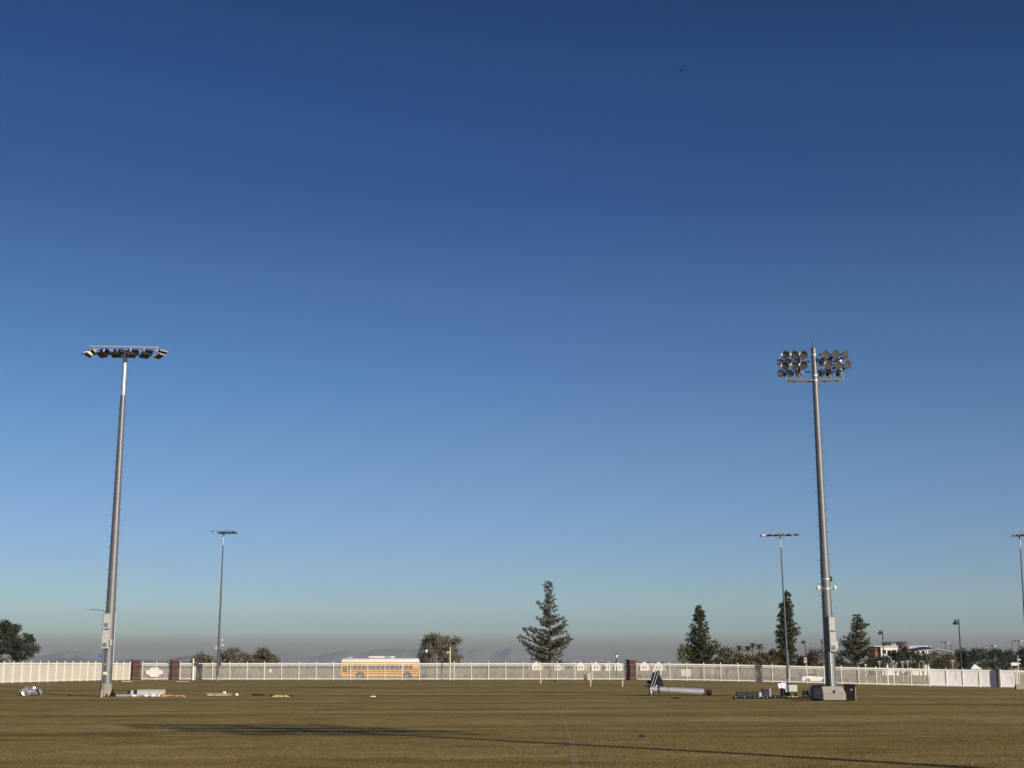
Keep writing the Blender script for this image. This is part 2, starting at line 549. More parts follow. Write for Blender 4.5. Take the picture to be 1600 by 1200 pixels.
def haze_mat():
    m = bpy.data.materials.new('haze_air'); m.use_nodes = True
    nt = m.node_tree; nt.nodes.clear()
    o = nt.nodes.new('ShaderNodeOutputMaterial'); v = nt.nodes.new('ShaderNodeVolumePrincipled')
    v.inputs['Color'].default_value = HAZE_COL
    v.inputs['Density'].default_value = HAZE_DENS
    v.inputs['Anisotropy'].default_value = 0.0
    nt.links.new(v.outputs[0], o.inputs['Volume'])
    return m
HAZE_COL = (.74, .80, .90, 1)
HAZE_DENS = 4.5e-5
b = MB().box((0, 0, (345 - 2.2) / 2), (32600, 32600, 345 + 2.2))
hz = part('haze', b, haze_mat(), None)
hz['kind'] = 'stuff'

#BODY#
# ------------------------------------------------------------------ fences
RAIL_TOP, RAIL_BOT = 2.20, .16
def fence(label, cat, A, B, bay, kind='picket', group=None, post_h=2.48, name='fence', finials=False):
    A = Vector((A[0], A[1])); B = Vector((B[0], B[1]))
    L = (B - A).length; n = max(1, round(L / bay)); d = (B - A) / n
    ang = math.atan2(d.y, d.x)
    z0 = g(A.x, A.y)
    root = thing(name, label, cat, (A.x, A.y, z0), ang, group)
    bl = d.length
    pm = mesh('post', MB().box((0, 0, post_h / 2), (.10, .10, post_h)).box((0, 0, post_h + .02), (.13, .13, .04)), M['white_paint'])
    for i in range(n + 1):
        q = A + d * i
        link('post', pm, root, (bl * i, 0, g(q.x, q.y) - z0 - random.uniform(0, .05)), (random.uniform(-.012, .012), random.uniform(-.010, .010), random.uniform(-.05, .05)))
    pk = MB()
    for i in range(n):
        q0 = A + d * i; q1 = A + d * (i + 1)
        a0 = g(q0.x, q0.y) - z0; a1 = g(q1.x, q1.y) - z0
        x0 = bl * i + .052; x1 = bl * (i + 1) - .052
        for nm, zc, hh in (('top_rail', RAIL_TOP, .17), ('bottom_rail', RAIL_BOT, .11)):
            if kind == 'white_panel' and nm == 'bottom_rail': hh = .08
            mbx = MB()
            poly = [(x0, a0 + zc - hh / 2), (x1, a1 + zc - hh / 2), (x1, a1 + zc + hh / 2), (x0, a0 + zc + hh / 2)]
            mbx.prism(poly, -.025, .025)
            part(nm, mbx, M['white_paint'], root)
        if kind == 'picket':
            mp = MB(); poly = [(x0, a0 + 1.93), (x1, a1 + 1.93), (x1, a1 + 2.00), (x0, a0 + 2.00)]
            mp.prism(poly, -.02, .02); part('middle_rail', mp, M['white_paint'], root)
            m_ = int((x1 - x0) / .112)
            for k in range(m_):
                t = (k + .5) / m_; x = x0 + (x1 - x0) * t; a = a0 * (1 - t) + a1 * t
                pk.box((x, .045, a + 1.17), (.026, .026, 2.28))
        else:
            # tied fabric or sheet panel, slightly slack, on the camera side of the rails
            m_ = M['cream'] if kind == 'cream_panel' else M['white_screen']
            sp = MB(); nu, nv = 6, 4
            for side in (0, .012):
                for v in range(nv + 1):
                    for u in range(nu + 1):
                        t = u / nu; s = v / nv
                        x = x0 + (x1 - x0) * t; a = a0 * (1 - t) + a1 * t
                        am = .02 if kind == 'cream_panel' else .07
                        bulge = am * math.sin(PI * t) * math.sin(PI * s) * random.uniform(-.3, 1.0) if side == 0 else bul[v * (nu + 1) + u]
                        if side == 0:
                            if u == v == 0: bul = []
                            bul.append(bulge)
                        top = 2.27 if kind == 'white_panel' else 2.12
                        sp.v.append((x, .055 + side - (-bulge), a + .05 + (top - .05) * s))
            w = nu + 1; o = (nu + 1) * (nv + 1)
            for v in range(nv):
                for u in range(nu):
                    q = v * w + u
                    sp.f.append((q, q + 1, q + w + 1, q + w)); sp.f.append((o + q, o + q + w, o + q + w + 1, o + q + 1))
            for v in range(nv):
                for u in (0, nu):
                    q = v * w + u; sp.f.append((q, q + w, o + q + w, o + q))
            for u in range(nu):
                for v in (0, nv):
                    q = v * w + u; sp.f.append((q, q + 1, o + q + 1, o + q))
            part('screen_panel', sp, m_, root)
    if pk.v:
        part('pickets', pk, M['white_paint'], root, kind='stuff')
    return root

def FY(px):     # depth of the long fence line at a pixel column
    return 200.0 if px < 1000 else 200.0 - 5.5 * sstep(1000, 1700, px)
def FP(px):
    p = P(px, 1055, FY(px)); return (p.x, p.y)

corner = P(203, 1050, 196); left_end = P(-40, 1050, 158)
fence('cream screened fence with close white posts running back to the left brick pillar', 'fence', (left_end.x, left_end.y), (corner.x, corner.y), 2.0, 'cream_panel')
fence('white picket fence carrying the white scalloped plaque between two brick pillars', 'fence', FP(222), FP(266), 1.95)
fence('short white picket fence bay just right of the second brick pillar', 'fence', FP(281), FP(303), 1.9)
fence('long white picket fence in front of the yellow school bus', 'fence', FP(305), FP(979), 2.36)
fence('white picket fence right of the lone brick pillar, in front of the white car', 'fence', FP(994), FP(1451), 2.36)
fence('white fence covered with pale fabric screens at the right', 'fence', FP(1453), FP(1556), 2.36, 'white_panel')
fence('white fence with one pale screen right of the thick dark post', 'fence', FP(1563), FP(1587), 2.12, 'white_panel')
fence('unscreened white picket fence at the right edge of the picture', 'fence', FP(1589), FP(1640), 2.2)

def pillar(px, w, label, h=2.75):
    x, y = FP(px)
    t = thing('brick_pillar', label, 'pillar', (x, y - .15, g(x, y) - .03), R(24), 'brick pillars in the fence line')
    # four brick blocks with recessed pale joints between them
    z = 0
    for k, hh in enumerate((.30, .86, .86, .42)):
        part('brick_block', MB().box((0, 0, z + hh / 2), (w if k else w + .12, w if k else w + .12, hh)), M['brick'], t, bevel=.015)
        z += hh
        if k < 3:
            part('joint_band', MB().box((0, 0, z + .03), (w + .03, w + .03, .06)), M['mortar'], t); z += .06
    part('cap', MB().box((0, 0, z + .05), (w + .22, w + .22, .10)).box((0, 0, z + .14), (w + .34, w + .34, .08)), M['cap'], t, bevel=.01)
    return t
pillar(212, 1.0, 'dark red brick pillar at the end of the cream screened fence')
pillar(273, .95, 'dark red brick pillar right of the white scalloped plaque')
pillar(986.5, 1.0, 'dark red brick pillar standing alone in the middle of the long fence', 2.65)

x, y = FP(301.5)
single('gate_post', MB().tube([(0, 0, 0), (0, 0, 2.85)], .10, 8).box((0, 0, 2.87), (.26, .26, .05)), M['white_paint'], 'tall white gate post at the left end of the long picket fence', 'post', (x, y - .1, g(x, y)))
x, y = FP(1558)
single('gate_post', MB().tube([(0, 0, 0), (0, 0, 2.75)], .13, 8).box((0, 0, 2.77), (.3, .3, .05)), M['galv_dark'], 'thick dark post between the last two pale screens', 'post', (x, y - .1, g(x, y)))

# scalloped white plaque
def plaque():
    pts = []
    N = 40
    for i in range(N):
        t = 2 * PI * i / N
        r = 1 + .07 * math.cos(4 * t) - .05 * math.cos(8 * t)
        pts.append((1.16 * math.copysign(abs(math.cos(t)) ** .75, math.cos(t)) * r, .55 * math.copysign(abs(math.sin(t)) ** .8, math.sin(t)) * r * (1.12 if abs(math.cos(t)) < .45 else .86)))
    return MB().prism(pts, -.03, .03)
x, y = FP(241.5)
single('plaque', plaque(), M['white_paint'], 'blank white scalloped plaque fixed to the picket fence between the brick pillars', 'plaque', (x, y - .20, g(x, y) + 1.05))
for px, py, lab in ((422.5, 1048, 'small blank white notice on the fence left of the school bus'),
                    (1112.5, 1050, 'small blank white notice on the fence below the middle pine')):
    p = P(px, py, FY(px) - .1)
    single('notice', MB().box((0, 0, 0), (.28, .02, .52)), M['white_paint'], lab, 'sign', p)
p = P(920.5, 1054, 199.4)
single('utility_post', MB().box((0, 0, .45), (.26, .2, .9)).box((0, 0, .93), (.3, .24, .06)), M['cream'], 'short cream utility box standing against the fence right of the big pine', 'utility box', (p.x, p.y, g(p.x, p.y)))

# ------------------------------------------------------------------ tall light poles
def led_light(parent, x, y, z, yaw, pitch, m_house=None, s=1.0, drop=.30):
    """panel light: housing part with lens and bracket sub-parts; faces -Y, tilted down by pitch"""
    rot = Matrix.Rotation(yaw, 4, 'Z')
    til = Matrix.Rotation(pitch, 4, 'X')
    Mh = rot @ Matrix.Translation((0, -.22 * s, -drop * s)) @ til
    h = MB()
    poly = [(-.40 * s, -.30 * s), (.40 * s, -.30 * s), (.40 * s, .30 * s), (-.40 * s, .30 * s)]
    # panel lies in local x,y and emits along -z
    h.add([Vector(v) for v in ((-.40 * s, -.33 * s, 0), (.40 * s, -.33 * s, 0), (.40 * s, .33 * s, 0), (-.40 * s, .33 * s, 0),
                               (-.34 * s, -.27 * s, .13 * s), (.34 * s, -.27 * s, .13 * s), (.34 * s, .27 * s, .13 * s), (-.34 * s, .27 * s, .13 * s))],
          [(0, 3, 2, 1), (4, 5, 6, 7), (0, 1, 5, 4), (1, 2, 6, 5), (2, 3, 7, 6), (3, 0, 4, 7)], Mh)
    for k in range(5):
        xx = (-.26 + .13 * k) * s
        b = MB().box((xx, 0, .16 * s), (.02 * s, .44 * s, .07 * s)); h.add(b.v, b.f, Mh)
    o = part('floodlight', h, m_house or M['fixture'], parent, (x, y, z))
    l = MB().box((0, 0, -.012 * s), (.68 * s, .54 * s, .024 * s))
    l2 = MB(); l2.add(l.v, l.f, Mh); part('lens', l2, M['lens'], o)
    v = MB().box((0, -.345 * s, -.06 * s), (.76 * s, .03 * s, .14 * s))  # glare visor
    v2 = MB(); v2.add(v.v, v.f, Mh); part('visor', v2, m_house or M['fixture'], o)
    bb = MB(); a = Mh @ Vector((0, 0, .12 * s))
    bb.tube([(0, 0, 0), (0, 0, -.14 * s), tuple(a)], .045 * s, 6)
    part('bracket', bb, M['galv_bright'], o)
    return o

def shaft(parent, z0, z1, r0, r1, m, name='pole_shaft', n=24):
    return part(name, MB().tube([(0, 0, z0), (0, 0, z1)], [r0, r1], n), m, parent, smooth=True)

def step_bolts(parent, z0, z1, rf, side_angles, dz=.38):
    b = MB(); z = z0; k = 0
    while z < z1:
        a = side_angles[k % len(side_angles)]; r = rf(z)
        c, s = math.cos(a), math.sin(a)
        b.tube([(c * (r - .02), s * (r - .02), z), (c * (r + .15), s * (r + .15), z), (c * (r + .15), s * (r + .15), z + .03)], .012, 4)
        z += dz; k += 1
    part('step_bolts', b, M['galv_dark'], parent, kind='stuff')

def place_pole(root, base_px, base_Y, top_px, top_py):
    """leans the pole so slightly that its top lies where the photograph has it"""
    b = root.location
    t = P(top_px, top_py, base_Y)
    d = Vector((t.x - b.x, 0, t.z - b.z))
    root.rotation_euler = (0, math.atan2(d.x, d.z), root.rotation_euler.z)
    return d.length

def tall_led_pole(label, base, H, head, yaw0=0, lights=6, group='tall floodlight poles', r0=.37, r1=.15, detail=True, half=2.45, tiers=(0,), steel='galv', fs=.92):
    t = thing('floodlight_pole', label, 'light pole', base, 0, group)
    part('concrete_base', MB().tube([(0, 0, -.2), (0, 0, .85 if detail else .5)], [r0 + .03, r0 + .015], 20), M['concrete'], t, smooth=True)
    zs = H - (3.45 if detail else 1.9)
    rz = lambda z: r0 + (r1 - r0) * z / H
    shaft(t, .3, zs, rz(.3), rz(zs), M[steel])
    shaft(t, zs - .002, H - .25, rz(zs) - .02, rz(H) + .01, M['galv_bright'], 'top_shaft')
    if detail: step_bolts(t, 5.6, zs + 2.6, rz, (PI, 0))
    for tier in tiers:
        Z = H - tier
        LR = dict(loc=(0, 0, Z), rot=(0, 0, yaw0))
        for yy in (-.55, .55):
            part('crossarm', MB().box((0, yy, -.02), (half * 2, .07, .065)), M['galv_bright'] if detail else M['galv'], t, **LR)
        tie = MB()
        for xx in (-half + .1, -half * .5, -.28, .28, half * .5, half - .1):
            tie.box((xx, 0, -.14), (.08, 1.00, .07))
        part('cross_ties', tie, M['galv'], t, **LR)
        part('collar', MB().box((0, 0, -.24), (.70, .52, .12)).tube([(0, 0, -.75), (0, 0, -.3)], r1 + .05, 16), M['galv_dark'], t, **LR)
        for yy, sgn in (((-.55, -1), (.55, 1)) if detail else ((.55, 0),)):
            for i in range(lights):
                fr = i / (lights - 1) * 2 - 1
                yaw = fr * R(62) + random.uniform(-.06, .06)
                pitch = -R(28 + 10 * abs(fr)) + random.uniform(-.05, .05)
                if sgn > 0: yaw = fr * R(48)
                if sgn == 0: yaw = fr * R(70) + PI; pitch = -R(17)
                if sgn < 0: pitch *= .8
                v = Matrix.Rotation(yaw0, 3, 'Z') @ Vector((fr * (half - .12), yy, 0))
                o = led_light(t, v.x, v.y, Z - .10 - .04 * (sgn < 0), yaw, pitch,
                              M['fixture_white'] if (abs(fr) > .95 and detail) or fr < -.95 else M['fixture'], drop=(.60 if sgn < 0 else .16), s=fs)
                o.rotation_euler.z = yaw0
    return t

# left main pole
LB = GP(165, 1088); LY = LB.y
top = P(196, 544, LY)
Hl = top.z - LB.z
lp = tall_led_pole('tall grey floodlight pole at the left with flat panel lamps and two pale boxes', LB, Hl, None, R(4))
place_pole(lp, 165, LY, 196.5, 544)
def pz(py, base, Y): return P(400, py, Y).z - base.z
def enclosure(parent, x, y, z0, z1, w, d, vents=True, lab=None):
    o = part('electrical_box', MB().box((x, y, (z0 + z1) / 2), (w, d, z1 - z0)), M['enclosure'], parent, bevel=.01, label=lab)
    part('lid_lip', MB().box((x, y - d / 2 - .006, z1 - .03), (w + .02, .012, .04)), M['galv_dark'], o)
    if vents:
        b = MB()
        for k in range(4): b.box((x, y - d / 2 - .006, z0 + .13 + .07 * k), (w * .62, .014, .045))
        part('vent', b, M['vent'], o)
    part('hinge_strip', MB().box((x - w / 2 + .03, y - d / 2 - .004, (z0 + z1) / 2), (.015, .010, (z1 - z0) * .9)), M['galv_dark'], o)
    return o
z = lambda py: pz(py, LB, LY)
enclosure(lp, -.10, -.45, z(982.5), z(958), .44, .22)
enclosure(lp, -.12, -.46, z(1013.5), z(983.5), .47, .24)
part('small_box', MB().box((.25, -.34, (z(1009) + z(999)) / 2), (.13, .14, .42)), M['enclosure'], lp)
part('tag_plate', MB().box((-.02, -.385, z(1052)), (.30, .02, .20)), M['white_paint'], lp)
part('conduit', MB().tube([(-.18, -.40, z(1013)), (-.18, -.40, .3)], .035, 8), M['galv'], lp)
part('ground_plate', MB().box((-.05, -.385, z(1038)), (.12, .03, .14)), M['galv_bright'], lp)

# small far poles of the same kind
def far_pole(label, base_px, base_py, top_px, top_py, half, lights, Y=None, r0=.17):
    b = GY(base_px, Y)
    tp = P(top_px, top_py, b.y)
    t = tall_led_pole(label, b, tp.z - b.z, None, random.uniform(-.1, .1), lights, r0=r0, r1=.07, detail=False, half=half, steel='galv_dark')
    place_pole(t, base_px, b.y, top_px, top_py)
    return t
fp1 = far_pole('thin floodlight pole before the long fence, left of the school bus', 339.5, 1066.5, 349.5, 830, 1.65, 4, Y=195.5)
fp2 = far_pole('thin floodlight pole standing just left of the big right pole', 1231.5, 1068, 1219, 833.5, 2.6, 6, Y=194.2)
fp3 = far_pole('thin floodlight pole cut off by the right edge of the picture', 1607, 1072, 1593, 834, .85, 3, Y=191)
for q in (fp1, fp2, fp3):
    part('electrical_box', MB().box((.12, .36, 3.0), (.40, .26, 2.2)), M['galv_dark'], q)
bz = pz(1009, fp1.location, fp1.location.y)
part('speaker_horn', MB().lathe([(.05, 0), (.20, .30), (.22, .34)], 12, Matrix.Translation((.25, -.1, bz)) @ Matrix.Rotation(R(70), 4, 'Y')), M['white_paint'], fp1)
part('speaker_horn', MB().lathe([(.05, 0), (.20, .30), (.22, .34)], 12, Matrix.Translation((.28, -.1, bz + .55)) @ Matrix.Rotation(R(40), 4, 'Y')), M['white_paint'], fp1)
part('electrical_box', MB().box((-.30, -.1, bz - .3), (.2, .3, .5)), M['enclosure'], fp1)

# pole behind the camera to the right whose shadow crosses the grass
SH = Vector((math.sin(SUN_AZ), math.cos(SUN_AZ)))
tipc = GP(345, 1133.5)
Hn = 24.0
nb = Vector((tipc.x + SH.x * Hn / math.tan(SUN_EL), tipc.y + SH.y * Hn / math.tan(SUN_EL), 0))
npole = tall_led_pole('tall floodlight pole beside the camera whose shadow crosses the grass', nb, Hn, None, R(-6), half=3.3, lights=6, r0=.36, tiers=(0, 1.3, 2.6), fs=1.15)

# right main pole with round floodlights
RB = GP(1299.5, 1090); RY = RB.y
topR = P(1271, 545, RY)
Hr = topR.z - RB.z
rp = thing('floodlight_pole', 'tall grey floodlight pole at the right of the field with rows of round lamps', 'light pole', RB, 0, 'tall floodlight poles')
zr = lambda py: pz(py, RB, RY)
rzr = lambda q: .36 + (.17 - .36) * q / Hr
part('concrete_base', MB().tube([(0, 0, -.2), (0, 0, .7)], [.42, .40], 20), M['concrete'], rp, smooth=True)
shaft(rp, .3, 9.0, rzr(.3), rzr(9), M['galv'])
shaft(rp, 8.999, Hr, rzr(9) - .02, rzr(Hr), M['galv'], 'top_shaft')
part('pole_cap', MB().lathe([(.19, 0), (.19, .05), (.05, .12), (.03, .12), (.03, .30), (.06, .33), (.05, .46), (0, .50)], 12, Matrix.Translation((0, 0, Hr))), M['galv_dark'], rp, smooth=True)
step_bolts(rp, 5.0, zr(600), rzr, (PI, 0))
for zz_ in (zr(920), zr(905), zr(595), zr(587), zr(555)):
    part('band', MB().tube([(0, 0, zz_ - .04), (0, 0, zz_ + .04)], rzr(zz_) + .022, 20), M['galv_bright'], rp, smooth=True)
place_pole(rp, 1299, RY, 1271, 545)
mpp = RY * .985 / F      # metres per photograph pixel at this depth
def dish(parent, x, y, zc, yaw, pitch, r=.29):
    """round floodlight: spun bowl, dark face glass, visor and bracket; opens along -Y"""
    A = Matrix.Translation((0, 0, 0)) @ Matrix.Rotation(yaw, 4, 'Z') @ Matrix.Rotation(pitch, 4, 'X') @ Matrix.Rotation(R(90), 4, 'X')
    pr = [(.06, -.30), (.10, -.28), (.13, -.20), (r * .72, -.12), (r * .96, 0), (r, .08), (r * .97, .08), (r * .92, .01), (r * .6, -.10), (.05, -.16)]
    o = part('floodlight', MB().lathe(pr, 20, A), M['reflector'], parent, (x, y, zc), smooth=True)
    part('face_glass', MB().lathe([(0, .035), (r * .93, .030)], 20, A), M['refl_dark'], o, smooth=True)
    # visor: half hood over the top of the opening
    vs = []; fs = []; nn = 10
    for i in range(nn + 1):
        a_ = PI * i / nn
        for zz2, rr in ((.07, r), (.27, r * .96)):
            if zz2 > .1: zz2 = .07 + .20 * math.sin(a_)
            vs.append(Vector((rr * math.cos(a_), rr * math.sin(a_), zz2)))
    for i in range(nn): fs.append((2 * i, 2 * i + 2, 2 * i + 3, 2 * i + 1))
    part('visor', MB().add(vs, fs, A), M['fixture_white'], o, smooth=True)
    part('ballast_housing', MB().lathe([(0, -.42), (.09, -.42), (.11, -.38), (.11, -.28), (.06, -.27)], 12, A), M['fixture'], o, smooth=True)
    part('bracket', MB().box((0, .12, .0), (.05, .3, .05)).box((0, .2, -.12), (.05, .05, .22)), M['galv'], o)
    return o
# four tiers of crossarms
tiers = [(558, -.30), (565.5, .30), (574, -.30), (582, .30)]
for i, (py, yy) in enumerate(tiers):
    zc = zr(py) + (0)
    wl = 54 * mpp if i % 2 == 0 else 50 * mpp
    for sg in (-1, 1):
        part('crossarm', MB().box((sg * (wl / 2 + .1), yy + .12, zc + .12), (wl - .2, .07, .07)), M['galv_dark'], rp)
cols_f = [-48, -33.5, -19, 16, 32, 48]
for (py, dpx, rr) in ((558, 0, .30), (574, -1, .30)):
    for i, c in enumerate(cols_f):
        dish(rp, (c + (3 if dpx and c > 0 else dpx)) * mpp, -.45, zr(py), R(-34 + 15 * i + random.uniform(-16, 16)) * .9, R(-random.uniform(14, 26)), .285)
for py in (564, 581.5):
    for i, c in enumerate([-52, -38, -23, 10, 23, 40]):
        dish(rp, (c + (2 if c > 0 else 0)) * mpp, .42, zr(py), R(180 + 30 - 14 * i + random.uniform(-8, 8)), R(-random.uniform(18, 30)), .28)
for sg in (-1, 1):
    part('hanger', MB().box((sg * 25 * mpp, -.05, (zr(596) + zr(556)) / 2), (.13, .10, zr(556) - zr(596))), M['galv_dark'], rp)
    part('hanger', MB().box((sg * 46 * mpp, 0, (zr(596) + zr(556)) / 2), (.06, .06, zr(556) - zr(596))), M['galv'], rp)
part('lower_crossarm', MB().box((-.75 - .15 , 0, zr(594)), (1.85, .26, .12)).box((.75 + .15 , 0, zr(594)), (1.85, .26, .12)), M['galv_dark'], rp)
part('lower_rail', MB().box((-.05, .36, zr(594)), (3.7, .07, .10)).box((-1.75, .2, zr(594)), (.07, .4, .07)).box((1.65, .2, zr(594)), (.07, .4, .07)), M['galv_bright'], rp)
# cameras, boxes, conduit
for sg in (-1, 1):
    arm = part('camera_arm', MB().tube([(sg * .2, -.05, zr(918)), (sg * .48, -.08, zr(917))], .03, 8), M['white_paint'], rp)
    part('camera', MB().lathe([(0, .14), (.07, .13), (.11, .06), (.13, 0), (.11, -.02), (.10, -.08), (.05, -.15), (0, -.16)], 14, Matrix.Translation((sg * .55, -.1, zr(918.5)))), M['white_paint'], arm, smooth=True)
part('junction_box', MB().box((.34, -.1, zr(905)), (.13, .16, .32)), M['fixture'], rp)
enclosure(rp, .14, -.44, zr(985.5), zr(963), .40, .22, False)
enclosure(rp, .15, -.45, zr(1018), zr(986.5), .42, .24, True)
part('meter_box', MB().box((-.42, -.1, zr(1003)), (.14, .30, .34)), M['galv_dark'], rp)
part('meter_box', MB().box((-.42, -.1, zr(1013)), (.14, .30, .24)), M['galv_dark'], rp)
part('small_box', MB().box((.46, -.15, zr(1008)), (.13, .22, .46)), M['enclosure'], rp)
part('conduit', MB().tube([(-.19, -.44, zr(1018)), (-.19, -.44, .25)], .09, 10), M['fixture'], rp)
part('conduit', MB().tube([(-.05, -.44, zr(1018)), (-.05, -.44, .25)], .05, 10), M['galv_bright'], rp)

# ------------------------------------------------------------------ trees
def prof_at(prof, py):
    """prof: (py, left px, right px) from top to bottom"""
    if py <= prof[0][0]: return prof[0][1], prof[0][2]
    for a, b_ in zip(prof, prof[1:]):
        if a[0] <= py <= b_[0]:
            s = (py - a[0]) / (b_[0] - a[0])
            return a[1] * (1 - s) + b_[1] * s, a[2] * (1 - s) + b_[2] * s
    return prof[-1][1], prof[-1][2]

def leaf_cluster(V, Fc, c, r, n, size, flat=.7):
    for _ in range(n):
        d = Vector((random.gauss(0, 1), random.gauss(0, 1), random.gauss(0, 1) * flat)).normalized() * r * random.random() ** .45
        p = c + d
        u = Vector((random.gauss(0, 1), random.gauss(0, 1), random.gauss(0, 1))).normalized()
        w = u.cross(Vector((random.gauss(0, 1), random.gauss(0, 1), random.gauss(0, 1)))).normalized()
        s = size * random.uniform(.6, 1.3)
        k = len(V)
        V.extend([p - u * s * .5 - w * s * .25, p + u * s * .6, p - u * s * .3 + w * s * .5])
        Fc.append((k, k + 1, k + 2))

def tree(name, label, cat, px, Y, prof, kind, leaf, bark='bark', dens=1.0, group=None, leafsize=.24, trunk_r=.2, clumps=None, gaps=0, limbs=()):
    """a tree whose crown follows the measured outline; px = trunk column, prof in photograph pixels"""
    base = GY(px, Y)
    t = thing(name, label, cat, base, 0, group)
    def wx(x_, y_): return P(x_, y_, Y).x - base.x
    def wz(y_): return P(px, y_, Y).z - base.z
    ytop, ybot = prof[0][0], prof[-1][0]
    ztop, zbot = wz(ytop), wz(ybot)
    V = []; Fc = []
    tb = MB()
    if kind == 'conifer':
        # whorled limbs on one tapering trunk
        pts = []; m_ = 9
        lean = wx((prof[0][1] + prof[0][2]) / 2, ytop)
        for i in range(m_ + 1):
            s = i / m_; pts.append((lean * s ** 2 + random.uniform(-.05, .05) * (0 < i < m_), random.uniform(-.05, .05), ztop * s * .985))
        tb.tube(pts, [trunk_r * (1 - s / m_) ** .8 + .025 for s in range(m_ + 1)], 8)
        z = max(zbot, .6)
        step = .34 / dens
        while z < ztop - .15:
            pyz = ytop + (ybot - ytop) * (ztop - z) / (ztop - zbot)
            s = z / ztop; cx = lean * s ** 2
            L, Rr = prof_at(prof, pyz)
            l = cx - wx(L, pyz); r = wx(Rr, pyz) - cx
            nb_ = random.choice((3, 4, 4, 5)) if z < ztop * .85 else 3
            a0 = random.random() * 2 * PI
            for k in range(nb_):
                a = a0 + 2 * PI * k / nb_ + random.uniform(-.5, .5)
                c = math.cos(a)
                side = (r if c > 0 else l)
                dep = (l + r) / 2
                ext = 1 / math.sqrt((c / max(.12, side)) ** 2 + (math.sin(a) / max(.12, dep)) ** 2)
                ext = max(.12, ext * random.choice((.55, .8, .95, 1.0, 1.04)))
                if gaps and random.random() < gaps and ext > .8: continue
                p0 = Vector((cx, 0, z - ext * .18))
                p1 = Vector((cx + c * ext, math.sin(a) * ext, z + ext * random.uniform(.02, .14)))
                mid = (p0 + p1) / 2 + Vector((0, 0, -.05 * ext))
                if ext > .5:
                    tb.tube([p0, mid, p1], [.035 + .02 * ext, .03 + .01 * ext, .012], 4, False)
                nc = max(1, int(ext / .42 + .5))
                for q in range(nc):
                    f = (q + .7) / nc if nc > 1 else 1.0
                    if f < .28: continue
                    pc = p0.lerp(mid, f * 2) if f < .5 else mid.lerp(p1, f * 2 - 1)
                    rad = random.uniform(.26, .42) * (1.0 if nc > 1 else .8)
                    leaf_cluster(V, Fc, pc + Vector((random.uniform(-.15, .15), random.uniform(-.15, .15), random.uniform(-.05, .15))), rad, int(13 * dens), leafsize)
            z += step * random.uniform(.7, 1.3)
        for (ax, ay, bx, by) in limbs:
            # single long limbs that stand out of the crown
            p0 = Vector((wx(ax, ay), 0, wz(ay))); p1 = Vector((wx(bx, by), random.uniform(-.3, .3), wz(by)))
            mid = p0.lerp(p1, .5) + Vector((0, 0, -.12 * (p1 - p0).length))
            tb.tube([p0, mid, p1], [.09, .06, .02], 5, False)
            nc = int((p1 - p0).length / .30)
            for q in range(nc):
                f = (q + 1) / nc
                if f < .2: continue
                pc = p0.lerp(mid, f * 2) if f < .5 else mid.lerp(p1, f * 2 - 1)
                leaf_cluster(V, Fc, pc + Vector((random.uniform(-.15, .15), random.uniform(-.5, .5), random.uniform(-.1, .35))), random.uniform(.28, .42), int(15 * dens), leafsize)
        leaf_cluster(V, Fc, Vector((lean, 0, ztop - .1)), .28, 16, leafsize)
    else:
        hh = ztop - zbot
        area = 0
        cl = []
        tries = clumps or 90
        n = 0
        seed = random.random() * 50
        wmax = max(wx(a[2], a[0]) - wx(a[1], a[0]) for a in prof) / 2
        while len(cl) < tries and n < tries * 30:
            n += 1
            py = random.uniform(ytop, ybot)
            L, Rr = prof_at(prof, py)
            l, r = wx(L, py), wx(Rr, py)
            half = (r - l) / 2; cx = (l + r) / 2
            a = random.random() * 2 * PI; rr = random.random() ** .42
            p = Vector((cx + half * rr * math.cos(a), min(half, wmax) * .9 * rr * math.sin(a), wz(py)))
            if mnoise.noise(p * .45 + Vector((seed, 0, 0))) < -.12: continue
            cl.append(p)
        # trunk with forks, then limbs to the clumps
        forks = []
        zf = max(.5, min(zbot * .8, hh * .35))
        tb.tube([(0, 0, -.1), (random.uniform(-.1, .1), 0, zf * .5), (0, 0, zf)], [trunk_r * 1.25, trunk_r, trunk_r * .8], 8)
        nf = 5
        for k in range(nf):
            a = 2 * PI * k / nf + random.random()
            e = Vector((math.cos(a) * wmax * .45, math.sin(a) * wmax * .4, zf + (ztop - zf) * random.uniform(.4, .6)))
            tb.tube([(0, 0, zf * .95), tuple(Vector((0, 0, zf)).lerp(e, .5) + Vector((0, 0, .1))), tuple(e)], [trunk_r * .6, trunk_r * .42, trunk_r * .28], 6)
            forks.append(e)
        for p in cl:
            f = min(forks, key=lambda q: (q - p).length)
            if random.random() < .6:
                mid = f.lerp(p, .5) + Vector((0, 0, random.uniform(-.1, .2)))
                tb.tube([f, mid, p], [trunk_r * .2, trunk_r * .13, .012], 4, False)
            leaf_cluster(V, Fc, p, random.uniform(.42, .72) * (1.0 if Y < 260 else 1.5), int(34 * dens), leafsize * (1 if Y < 260 else 1.4), .8)
        if kind == 'sparse':
            for p in cl:
                for k in range(5):
                    d = Vector((random.gauss(0, .5), random.gauss(0, .5), abs(random.gauss(.3, .4))))
                    tb.tube([p, p + d], [.015, .006], 3, False)
    part('trunk', tb, M[bark], t, kind=None)
    cm = MB(); cm.v = [tuple(v) for v in V]; cm.f = Fc
    me = mesh('crown', cm, M[leaf]); link('crown', me, t)
    return t

